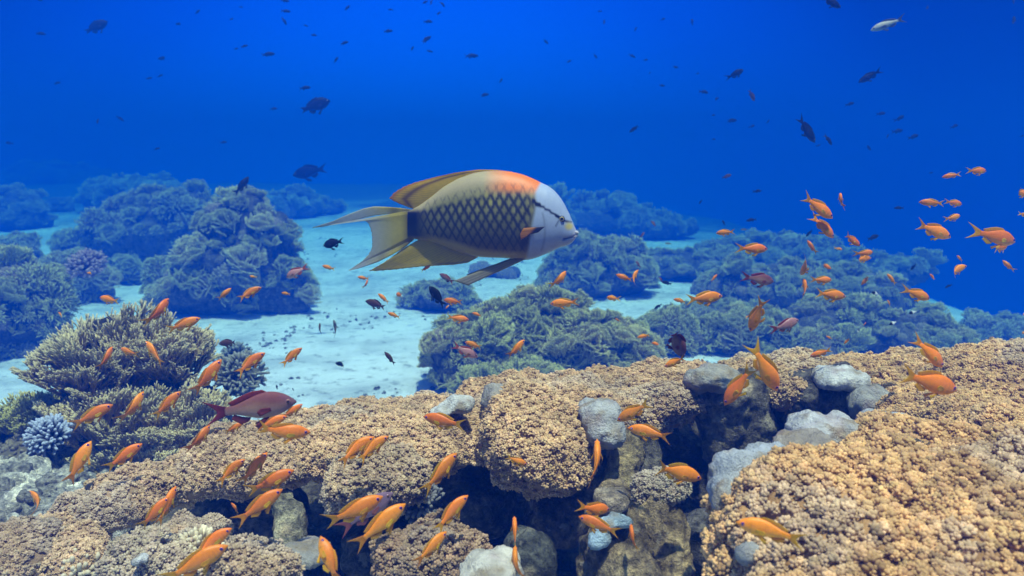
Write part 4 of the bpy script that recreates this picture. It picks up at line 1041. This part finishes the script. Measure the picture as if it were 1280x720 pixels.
    pf('tail_fin', [(516, 300), (506, 308.5), (496, 315), (486, 320.5), (477, 325), (468, 329.5), (457, 333), (445, 337), (431, 340.6)], [(511, 292), (500, 300), (490, 307), (480, 312), (472, 315), (463, 318), (456, 322), (447, 329.5), (431, 340)], ylo, pale, 1.9, 60, 8, y=.25, stripe=tailc, rays=3)
    def dors(C, u, v, X, Y):
        s = np.exp(-((v - .62) / .10) ** 2)[:, None] * .75; C = C * (1 - s) + np.array([.09, .035, .03])[None] * s
        e = np.clip((v - .86) / .1, 0, 1)[:, None]; return C * (1 - e) + np.array([.60, .26, .05])[None] * e
    pf('dorsal_fin', [(646, 219), (625, 216.5), (601, 217), (575, 225), (556, 235.5), (540, 248), (528, 257), (518, 262)],
       [(640, 215.2), (620, 212.8), (598, 212.6), (572, 216), (545, 221.5), (520, 228), (505, 233.5), (494, 240), (485.5, 248.5), (497, 254.5), (506, 258), (514, 261)],
       (.72, .52, .02), yel, 1.3, 90, 20, stripe=dors, rays=44, ripple=.9)
    def anal(C, u, v, X, Y):
        s = np.exp(-((np.sin(u * 3.1 + v * 7) * .5 + .5 - .9) / .12) ** 2)[:, None] * .5
        C = C * (1 - s) + np.array([.40, .34, .16])[None] * s
        e = np.exp(-((v - .86) / .06) ** 2)[:, None] * .6 * np.clip((X - 540) / 20, 0, 1)[:, None]; return C * (1 - e) + np.array([.06, .06, .10])[None] * e
    pf('anal_fin', [(601, 318), (585, 315), (568, 309), (550, 303), (536, 299), (524, 299)], [(596, 322.5), (584, 329), (568, 331.5), (550, 332.5), (530, 333.6), (512, 335.4), (490, 338.6), (470, 340.4), (457, 340.6), (466, 335.5), (476, 330), (487, 322.5), (500, 312.5), (514, 304.5)],
       (.62, .48, .02), (.80, .62, .05), 1.3, 80, 18, stripe=anal, rays=30, ripple=.6)
    for s in (-1, 1):
        pf('pelvic_fin', [(660, 322), (640, 323)], [(586, 356), (568, 350)] if s < 0 else [(594, 351), (580, 346)], (.40, .34, .13), (.46, .46, .40), 2.2, 12, 24, s * 8., s * 6., rays=4)
    # folded pectoral fins: orange base, dark blade
    def pect(C, u, v, X, Y):
        e = np.clip((v - .45) / .2, 0, 1)[:, None]; return C * (1 - e) + np.array([.03, .03, .05])[None] * e
    for s in (-1, 1):
        pf('pectoral_fin', [(653, 297), (652, 290), (656, 283)], [(664, 290.5), (674, 288), (682, 281)], (.72, .30, .02), (.55, .22, .02), 2.2, 14, 14, s * 27.2, s * 3.5, stripe=pect, rays=5)
        ev, ef = ICO3; r = 4.0 * k
        dist = np.hypot(ev[:, 0], ev[:, 2]); ec = np.where((dist < .0)[:, None], np.array([.004, .004, .006]), np.where((dist < .74)[:, None], np.array([.40, .34, .16]), np.array([.03, .035, .05])))
        wy = np.interp(702, x, wd) * .955
        eye = obj('eye', mesh('eye', ev * np.array([r, r * .6, r]) + np.array([(702 - ox) * k, s * wy * k, -(272.3 - oy) * k]), ef, ec), M_EYE, t)
        pv_ = ICO2[0] * np.array([1.9, .9, 1.9]) * k + np.array([(702.2 - ox) * k, s * (wy + 1.95) * k, -(272.2 - oy) * k])
        obj('pupil', mesh('pupil', pv_, ICO2[1], np.array([.004, .004, .006])), M_EYE, eye)
    for nm, (cx, cy, rx, ry), cl in (('upper_lip', (717.2, 289.0, 6.5, 2.6), (.50, .50, .56)), ('lower_lip', (716.4, 295.2, 6.2, 2.4), (.44, .44, .50))):
        ev, ef = ICO3
        lv = ev * np.array([rx * k, 8.0 * k, ry * k]); lv[:, 2] += .22 * lv[:, 0] * -1 * (1 if nm == 'upper_lip' else -1.4)
        obj(nm, mesh(nm, lv + np.array([(cx - ox) * k, 0, -(cy - oy) * k]), ef, np.array(cl)), bpy.data.materials['wrasse_skin'], t)
    t.rotation_euler = (0, 0, rad(-4))
wrasse()

# ------------------------------------------------------------------ the swarm, fish by fish
O = lambda *a, **k: fish('o', *a, **k)
# over the near reef, lower left
O(109, 553, 88, 606, 1.35, 'orange anthias climbing steeply, fins spread, just below the blue-tipped dome coral', bendk=.25)
O(174, 556, 134, 586, 1.35, 'orange anthias rising over dark shade at the foot of the fire coral')
O(36, 614, 61, 642, 1.6, 'curled orange anthias alone above the pale rubble corner', bendk=.9)
O(259, 533, 240, 566, 1.35, 'orange anthias standing head-up at the start of the tan coral lip', q=.85)
O(304, 575, 271, 602, 1.28, 'orange anthias hovering over the small tan ledge, behind its twin')
O(332, 567, 302, 604, 1.25, 'orange anthias head-up at the mouth of the small dark hollow')
O(208, 623, 178, 661, 1.15, 'reddish orange anthias above the grey-tan pillow, in front of a slimmer one', bendk=.25)
O(214, 611, 202, 655, 1.18, 'slim orange anthias half hidden behind the reddish one over the pillow', q=.85, bendk=0)
O(286, 662, 238, 698, 1.08, 'orange anthias at the bottom, crossing behind the bigger violet-eyed one')
O(280, 686, 206, 724, 1.02, 'large orange anthias with violet eye at the bottom edge, in front of another', bendk=0)
O(288, 629, 301, 642, 1.35, 'tiny orange anthias in the shaded hollow, nose up')
O(350, 614, 296, 652, 1.12, 'bright orange anthias rising past the dark hollow, tail fork open', bendk=0)
O(365, 590, 309, 616, 1.2, 'slender orange anthias just above the bright one at the dark hollow')
O(386, 543, 320, 537, 1.15, 'orange anthias level beneath the maroon fish, its head to the shelf')
O(377, 506, 352, 523, 1.4, 'small dark-orange anthias peeping out beyond the head of the maroon fish')
O(357, 521, 320, 536, 1.25, 'orange anthias hidden mostly under the belly of the maroon fish')
O(303, 529, 281, 542, 1.4, 'small orange anthias under the tail of the maroon fish')
O(484, 546, 444, 574, 1.2, 'orange anthias of the overlapping pair above the round coral head, the front one')
O(466, 547, 420, 577, 1.24, 'orange anthias of the overlapping pair above the round coral head, the rear one')
O(570, 569, 529, 614, 1.2, 'narrow orange anthias rising steeply beside the round coral head', q=.9, bendk=0)
O(584, 621, 541, 662, 1.15, 'stout orange anthias with forked tail before the shadowed rock face', bendk=-.25)
O(477, 624, 407, 655, 1.08, 'large orange anthias covering part of a violet-grey fish below the round head', bendk=.25)
O(505, 633, 442, 682, 1.06, 'large orange anthias climbing below the violet-grey fish', bendk=0)
fish('v', 489, 619, 424, 662, 1.16, 'violet-grey anthias with pinkish tail, half covered by a large orange one', bendk=0)
O(557, 669, 519, 702, 1.1, 'orange anthias over the brown leafy coral', q=.85)
O(398, 673, 424, 730, 1.02, 'orange anthias cut by the bottom edge, heading up with yellow fins out', bendk=-.55)
O(659, 582, 632, 570, 1.3, 'orange anthias nosing along the underside of the hanging lump', bendk=.25)
# over the middle and the cavity
O(528, 522, 583, 531, 1.25, 'plump orange anthias facing away from the others over the tan shelf', bendk=0)
O(773, 528, 812, 501, 1.3, 'orange anthias diving by the rounded white coral lump', q=.9)
O(786, 536, 840, 545, 1.2, 'orange anthias with violet eye before the black cavity, below a diving one', bendk=.25)
O(750, 553, 742, 604, 1.3, 'thin orange anthias seen edge-on, standing upright below the white lump', q=.75, bendk=.25)
O(879, 601, 812, 578, 1.15, 'yellow-orange anthias with raised fins in the black cavity', bendk=-.25)
O(764, 642, 722, 630, 1.1, 'plump orange anthias over the sponge stub, on top of its pair', q=.8, bendk=.25)
O(724, 648, 775, 665, 1.08, 'orange anthias below the plump one, facing the other way', bendk=0)
O(790, 659, 791, 687, 1.15, 'small orange anthias seen end-on against the stout stub', q=.7)
O(643, 650, 644, 683, 1.15, 'thin orange anthias upright by the dark gap, above a second one', q=.7)
O(642, 688, 647, 726, 1.1, 'thin orange anthias upright at the bottom edge by the white coral', q=.7)
O(924, 656, 1005, 671, .82, 'orange anthias with violet snout skimming the biggest mound', bendk=.25)
# big ones over the lip at the right
O(908, 508, 939, 455, 1.2, 'orange anthias diving across the ribbed column, the lower of a crossing pair', bendk=0)
O(976, 491, 936, 428, 1.18, 'orange anthias diving over the crossing pair, long tail up', bendk=.25)
O(942, 415, 951, 371, 1.4, 'orange anthias hanging head-down above the crossing pair', q=.85)
O(1014, 446, 1039, 436, 1.5, 'small orange anthias resting on the low tuft beside the white cap')
O(1204, 490, 1118, 465, 1.05, 'largest orange anthias over the wide tan carpet, violet snout', bendk=0)
O(1184, 460, 1140, 421, 1.2, 'orange anthias sloping down to the carpet, above the largest one', bendk=.25)
O(832, 459, 857, 445, 1.5, 'orange anthias at the crest just under a dim maroon fish', q=.9)
# left, among and above the fire coral
O(122, 372, 152, 377, 2.0, 'orange anthias level above the top of the fire coral')
O(72, 390, 80, 397, 2.2, 'speck of an orange anthias by the dark coral mass')
O(248, 398, 209, 414, 2.0, 'orange anthias leaving the fire coral over bright sand', bendk=.25)
O(206, 373, 191, 408, 2.1, 'narrow tan-orange anthias upright at the edge of the fire coral', q=.8)
O(136, 434, 130, 462, 2.0, 'yellow-olive anthias upright in the middle of the fire coral', q=.8)
O(148, 436, 174, 444, 2.0, 'reddish anthias in the fire coral next to the yellow-olive one')
O(179, 427, 207, 457, 1.9, 'bright orange anthias diving tail-down from the fire coral blades', bendk=0)
O(274, 450, 244, 494, 1.7, 'orange anthias climbing over the sand edge beside the grey bush coral', bendk=.25)
O(329, 441, 294, 467, 1.8, 'orange anthias over sand beside the dark little bush coral')
O(137, 507, 92, 532, 1.7, 'orange anthias over the blue-tipped dome coral, heading for the fire coral', bendk=0)
O(175, 491, 159, 529, 1.8, 'orange anthias upright among the lower fire coral blades', q=.85)
O(223, 490, 194, 522, 1.8, 'orange anthias above the lower fire coral blades, nearer the maroon fish')
O(288, 360, 273, 376, 2.6, 'small reddish anthias at the foot of the tallest coral head')
O(325, 359, 297, 374, 2.6, 'orange anthias at the foot of the tallest coral head')
O(351, 366, 364, 368, 2.8, 'tiny orange anthias by the shaded edge of the tallest coral head')
O(311, 345, 321, 347, 3.0, 'tiny orange anthias against the tallest coral head')
O(108, 341, 118, 342, 3.2, 'orange speck of an anthias under the pinkish dome coral')
# sand in the middle
O(376, 435, 351, 457, 2.1, 'orange anthias alone above bright sand, tail down')
O(402, 332, 419, 337, 2.6, 'small orange anthias under the tail of the wrasse')
O(446, 346, 461, 349, 2.8, 'small orange anthias below the lower tail lobe of the wrasse')
O(459, 349, 457, 361, 2.9, 'tiny yellowish anthias hanging straight down under the wrasse tail', q=.8)
O(538, 332, 526, 339, 2.6, 'small orange anthias under the anal fin of the wrasse')
O(472, 367, 487, 379, 2.5, 'small orange anthias right above a dusky brown fish')
O(484, 391, 501, 397, 2.4, 'small orange anthias below the dusky brown fish over sand')
O(494, 368, 504, 369, 2.6, 'tiny orange anthias turned towards us by the small bluish coral', q=.5)
O(554, 375, 579, 378, 2.2, 'orange anthias level in front of the black damselfish')
O(557, 386, 561, 381, 2.4, 'orange scrap of an anthias under the level one by the black damselfish')
O(586, 400, 558, 396, 2.3, 'orange anthias above the olive thicket', bendk=.25)
O(590, 391, 603, 395, 2.5, 'small orange anthias over the olive thicket, behind the other')
O(581, 428, 604, 434, 2.2, 'orange anthias on the dark side of the olive thicket')
O(656, 425, 635, 447, 2.0, 'orange anthias rising at the low pale sprigs')
O(688, 380, 724, 377, 1.9, 'dark-nosed orange anthias above the high bushy coral', bendk=0)
O(709, 339, 690, 360, 2.0, 'orange anthias rising against blue under the wrasse chin', q=.9)
O(770, 343, 790, 351, 2.3, 'orange anthias meeting another in a vee over the blue mound')
O(798, 337, 786, 357, 2.3, 'orange anthias rising, the steep one of the vee over the blue mound', q=.9)
O(759, 372, 773, 374, 2.4, 'round orange anthias turned end-on over the golden fan dome', q=.6)
O(769, 398, 775, 402, 3.0, 'orange speck of an anthias over the golden fan dome')
O(797, 422, 813, 418, 2.6, 'small orange anthias by the round pale bush, upper of two')
O(824, 431, 811, 427, 2.6, 'small orange anthias by the round pale bush, lower of two')
O(905, 370, 855, 375, 1.7, 'orange anthias with dark snout and yellow fins over the blue sand patch', bendk=0)
O(843, 374, 858, 378, 2.6, 'faint orange anthias behind the tail of the yellow-finned one', q=.8)
O(936, 395, 930, 398, 2.8, 'orange speck of an anthias beside the head-down one')
O(897, 343, 888, 352, 2.8, 'small orange anthias at the edge of the blue sand patch')
# the swarm in open water at the right
O(962, 311, 919, 311, 1.9, 'orange anthias with yellow outline, level, apart from the swarm', bendk=.25)
O(897, 291, 917, 290, 2.3, 'oval orange anthias turned away in the blue, above the yellow-outlined one', q=.8)
O(1044, 272, 1000, 245, 1.75, 'orange anthias at the top of the swarm, heading down, upper of two', bendk=0)
O(1045, 297, 1013, 269, 1.8, 'orange anthias right beneath the top one of the swarm', bendk=.25)
O(1054, 240, 1048, 262, 2.2, 'small orange anthias upright with fins spread beside the top pair', q=.75)
O(1077, 307, 1052, 292, 2.0, 'orange anthias in mid swarm heading down, below the top pair', bendk=-.25)
O(1094, 315, 1068, 318, 2.1, 'reddish anthias in mid swarm, upper one of a stacked two')
O(1090, 322, 1064, 325, 2.15, 'tan anthias in mid swarm, lower one of a stacked two')
O(1008, 343, 1006, 322, 1.8, 'bright orange anthias facing us with fins raised in the dense knot', q=.5)
O(1042, 350, 1012, 350, 1.8, 'yellow-orange anthias in the dense knot, level', bendk=.25)
O(1010, 348, 1003, 374, 1.85, 'orange anthias hanging below the one that faces us', q=.7)
O(1060, 371, 1016, 366, 1.75, 'orange anthias under the dense knot, level, big', bendk=0)
O(1166, 374, 1126, 361, 1.75, 'plump orange anthias alone under the far swarm', bendk=.25)
O(1179, 221, 1200, 218, 2.4, 'small orange anthias high in the blue, tail to a plumper one')
O(1236, 213, 1207, 214, 2.1, 'plump orange anthias highest in the blue', bendk=.25)
O(1151, 252, 1180, 255, 2.2, 'oval pale-orange anthias nose to open water, tail to a redder one')
O(1205, 255, 1180, 252, 2.3, 'reddish oval anthias tail to tail with the pale-orange one')
O(1203, 269, 1179, 275, 2.6, 'small olive-orange anthias under the tail-to-tail pair')
O(1193, 296, 1141, 280, 1.8, 'long orange anthias swimming out below the tail-to-tail pair', bendk=0)
O(1277, 302, 1209, 289, 1.6, 'large dusky orange anthias with high fin at the picture edge', bendk=.25)
O(1266, 306, 1236, 312, 1.72, 'yellow-finned anthias right under the large dusky one', q=.8)
O(1290, 244, 1262, 238, 2.0, 'orange anthias cut by the picture edge, higher of two')
O(1290, 270, 1272, 267, 2.1, 'orange anthias cut by the picture edge, lower of two')
O(1199, 319, 1200, 327, 2.6, 'tiny orange anthias end-on above a slim rising one', q=.6)
O(1210, 332, 1180, 343, 2.2, 'slim orange anthias rising in the blue under the swarm')
O(1256, 325, 1264, 340, 2.5, 'small orange anthias diving under the large dusky one', q=.85)
O(1111, 342, 1118, 356, 2.5, 'small orange anthias diving between knot and plump one', q=.85)
O(1163, 342, 1168, 350, 2.8, 'orange speck of an anthias above the plump one')
O(1040, 336, 1024, 329, 2.7, 'small reddish anthias over the dense knot')
O(1011, 300, 1018, 318, 2.5, 'greyish-orange anthias diving left of the mid swarm', q=.85)
O(1054, 312, 1043, 310, 3.0, 'faint tan anthias between dense knot and mid swarm')
O(1079, 356, 1086, 344, 2.8, 'faint tan anthias under the mid swarm', q=.8)
O(1111, 375, 1112, 383, 2.8, 'orange speck of an anthias over the deep blue slope, near the black-and-white damselfish', q=.7)
O(1083, 403, 1079, 407, 3.2, 'orange speck of an anthias low over the deep blue slope')
O(1056, 430, 1062, 422, 2.4, 'small reddish anthias skimming the deep blue slope')
O(1285, 392, 1274, 394, 2.4, 'orange anthias tip showing at the picture edge over open water')
O(1284, 417, 1273, 415, 2.2, 'orange anthias tip at the picture edge just above the carpet')
O(1033, 420, 1040, 424, 3.0, 'orange speck of an anthias over the pale round knob')

# maroon, purple and pink males
fish('m', 366, 504, 260, 516, 1.2, 'large maroon anthias with tan flank and red forked tail over the sand edge', bendk=0)
fish('m', 970, 352, 926, 346, 1.9, 'maroon-grey anthias with red tail beside the dense knot', bendk=.25)
fish('p', 1001, 400, 962, 414, 1.7, 'pinkish anthias with red tail and tall fin above the low tuft', bendk=.25)
fish('m', 857, 447, 833, 403, 1.55, 'slim maroon anthias nosing down to the crest', q=.85, bendk=-.55)
fish('m', 549, 342, 568, 354, 2.3, 'small maroon anthias under the pelvic fin of the wrasse')
fish('p', 597, 447, 566, 431, 2.2, 'pale pink anthias with red tail in the olive thicket', bendk=.25)
fish('p', 356, 347, 384, 333, 2.6, 'pink anthias with pale stripe beside the tallest coral head')
fish('n', 456, 376, 486, 385, 2.3, 'dusky brown anthias over sand between two small orange ones', name='anthias', group='purplish male anthias', bendk=.25)
fish('n', 272, 430, 300, 427, 2.1, 'dark brown anthias above the dark little bush coral', name='anthias', group='purplish male anthias')
fish('n', 480, 440, 495, 456, 2.1, 'brown oval anthias alone over bright sand, head up', name='anthias', group='purplish male anthias')
fish('g', 416, 400, 423, 423, 2.3, 'grey-brown anthias head-up over sand beside a tiny upright one', q=.85, name='anthias', group='purplish male anthias')
fish('n', 398, 404, 401, 418, 2.4, 'tiny brownish anthias upright over sand', q=.7, name='anthias', group='purplish male anthias')
fish('m', 806, 290, 800, 298, 3.2, 'dim reddish fish over the blue mound, higher of three', name='reef_fish', group='dim reddish fish')
fish('m', 814, 276, 820, 283, 3.2, 'dim reddish fish nose up over the hazy rise', name='reef_fish', group='dim reddish fish')
fish('m', 795, 326, 800, 335, 3.0, 'dim reddish fish just above the vee of orange anthias', name='reef_fish', group='dim reddish fish')
fish('m', 824, 346, 828, 353, 3.0, 'dim reddish fish beside a small dark one over the blue mound', name='reef_fish', group='dim reddish fish')
fish('n', 1268, 5, 1266, -3, 6.0, 'dim fish just entering at the top corner', group='dark fish in the water')

D = lambda *a, **k: fish('d', *a, **k)
# dark fish of note
fish('b', 403, 307, 431, 301, 2.2, 'black damselfish with forked tail under the tail of the wrasse', bendk=0)
fish('b', 536, 358, 557, 384, 2.0, 'black damselfish nosing up beside a level orange anthias', bendk=0)
fish('b', 419, 454, 434, 457, 2.4, 'small black damselfish close over bright sand')
fish('b', 345, 481, 347, 487, 2.4, 'tiny black fish over the sand edge, left of its twin', group='tiny black fish over the sand edge')
fish('b', 365, 485, 368, 489, 2.4, 'tiny black fish over the sand edge, nearest the maroon fish head', group='tiny black fish over the sand edge')
fish('t', 411, 124, 375, 141, 5.5, 'dark triggerfish silhouette with pointed fins in open water', name='triggerfish', bendk=0)
fish('t', 132, 25, 107, 43, 6.5, 'dark stout triggerfish silhouette high over the coral bank', name='triggerfish', bendk=0)
fish('u', 364, 218, 412, 211, 7.0, 'large faint grey-blue unicornfish in the haze behind the wrasse', name='surgeonfish', bendk=0)
D(309, 220, 296, 245, 4.0, 'dark slim fish diving at the top of the tallest coral head', q=.9)
D(1021, 177, 995, 146, 3.2, 'largest dark fish in the blue, diving steeply, above the swarm', bendk=0)
D(1041, 181, 1030, 168, 3.6, 'small dark fish beside the largest diving one')
fish('s', 1091, 36, 1130, 24, 3.4, 'grey fish with pale back swimming level near the top', bendk=0)
D(1053, 8, 1024, -3, 3.2, 'dark fish cut by the top edge', bendk=0)
D(1075, 102, 1101, 88, 3.8, 'dark slender fish heading down, under the pale-backed grey one')
D(931, 86, 909, 99, 4.0, 'dark slender fish heading up, left of the tan diving one')
fish('n', 944, 126, 935, 112, 3.8, 'tan-brown fish diving beside the heading-up dark one', group='dark fish in the water')
fish('n', 915, 218, 902, 223, 3.6, 'tan-dark fish alone in blue above the orange swarm', group='dark fish in the water')
D(787, 165, 799, 157, 4.5, 'small dark fish alone in the blue above the wrasse head')
fish('w', 1090, 365, 1099, 369, 2.6, 'black-and-white damselfish under the dense knot', group='black-and-white damselfish')
fish('w', 1137, 392, 1146, 389, 2.6, 'black-and-white damselfish over the deep slope, right of its fellows', group='black-and-white damselfish')
fish('w', 1112, 406, 1121, 402, 2.6, 'black-and-white damselfish low over the deep slope', group='black-and-white damselfish')
fish('w', 1075, 412, 1070, 416, 2.8, 'pale spot of a damselfish near the pale round knob', group='black-and-white damselfish')
fish('g', 831, 304, 840, 305, 3.2, 'pale little fish in front of the hazy coral rise')
fish('g', 926, 287, 935, 287, 3.2, 'pale little fish beside the oval orange anthias')
D(818, 386, 828, 380, 3.0, 'small dark fish between golden dome and round pale bush')
D(827, 352, 840, 356, 3.0, 'dark slim fish by the dim reddish one over the blue mound')
D(1008, 296, 1015, 287, 3.4, 'dim dark fish left of the top pair of the swarm')
D(1139, 338, 1145, 329, 3.4, 'dim dark fish under the long orange anthias')
D(1118, 260, 1130, 260, 3.6, 'dim dark fish between the top pair and the oval anthias')
D(1100, 294, 1082, 300, 3.4, 'dim grey fish behind the mid swarm')
D(1182, 360, 1190, 355, 3.6, 'dim dark fish behind the plump orange anthias')
D(903, 275, 906, 282, 3.8, 'dim dark fish above the oval orange anthias')
D(933, 276, 946, 274, 3.8, 'dim slim fish above the yellow-outlined anthias')
D(953, 238, 941, 240, 4.0, 'dim reddish-dark fish under the tan-dark one in blue')
D(874, 255, 878, 249, 4.5, 'faint dark fish over the hazy coral rise')
# the faint shoal in open water: those near one another share a description
def shoal(label, group, spots, dist):
    for i, (x, y, l, a) in enumerate(spots):
        c, s = math.cos(rad(a)) * l / 2, math.sin(rad(a)) * l / 2
        fish('d', x + c, y - s, x - c, y + s, dist + .9 * ((i * 37) % 7) / 7, label, group=group)
shoal('small faint dark fish in the blue high over the left coral bank', 'faint fish over the coral bank',
      [(50, 42, 13, 0), (71, 104, 9, 20), (150, 148, 11, -35), (204, 73, 15, 180), (224, 30, 10, 175), (247, 15, 8, 50), (289, 24, 6, 30), (305, 58, 10, 25), (295, 61, 6, 20), (186, 98, 8, 15), (200, 95, 8, 35), (301, 9, 5, 0), (11, 179, 11, 170), (52, 0, 12, 175), (122, 152, 8, 80)], 6.0)
shoal('small faint dark fish in the blue around and above the pointed-fin triggerfish', 'faint fish around the triggerfish',
      [(381, 110, 15, 12), (335, 68, 17, 12), (430, 54, 12, 25), (420, 75, 10, 60), (392, 44, 8, 0), (355, 26, 11, -60), (382, 32, 6, -20), (357, 14, 12, 0), (356, 1, 11, 0), (434, 10, 10, 50), (342, 136, 10, 10), (196, 186, 8, 20), (279, 178, 9, 10)], 5.6)
shoal('small dark fish in the loose shoal above the back of the wrasse', 'faint fish above the wrasse',
      [(485, 39, 12, 10), (488, 12, 7, 0), (531, 3, 9, 30), (539, 3, 8, 80), (553, 5, 9, -50), (548, 17, 8, 40), (535, 27, 12, 5), (532, 50, 17, 40), (537, 64, 8, -10), (515, 61, 8, 60), (589, 70, 18, 8), (626, 101, 8, 60), (605, 119, 13, 18)], 5.6)
shoal('faint speck of a fish between the wrasse head and the diving dark fish', 'faint specks above the wrasse head',
      [(682, 52, 9, -40), (711, 77, 8, 30), (744, 70, 8, -50), (790, 70, 10, -20), (807, 75, 7, 10), (844, 84, 9, 0), (812, 92, 6, 60), (827, 107, 9, 0), (872, 92, 6, 20), (750, 14, 6, 0), (755, 28, 8, 85), (794, 37, 8, 60), (865, 27, 9, 90), (829, 24, 7, 20)], 6.0)
shoal('small dim dark fish in the shoal around the largest diving fish', 'dim fish around the diving fish',
      [(880, 115, 13, -5), (895, 124, 9, 35), (891, 144, 7, 10), (914, 151, 16, 10), (892, 174, 6, 0), (940, 158, 9, 25), (960, 152, 7, 50), (1063, 130, 13, 20), (1102, 142, 13, 10), (1125, 148, 16, 30), (1122, 164, 17, 12), (1142, 171, 17, 20), (1109, 171, 9, 55), (1193, 158, 13, 22), (1267, 26, 14, 75), (1085, 184, 11, -40), (1023, 182, 7, 20), (1278, 170, 6, 20), (1164, 216, 6, 10), (1159, 10, 8, 70)], 5.0)
# a loose cloud of specks under the wrasse chin
shoal('tiny dark fish, one of a few specks over bright sand under the wrasse chin', 'specks under the wrasse chin', [(650, 350, 3, 30), (653, 344, 3, 70), (660, 347, 3, 90), (651, 354, 3, 10)], 3.0)
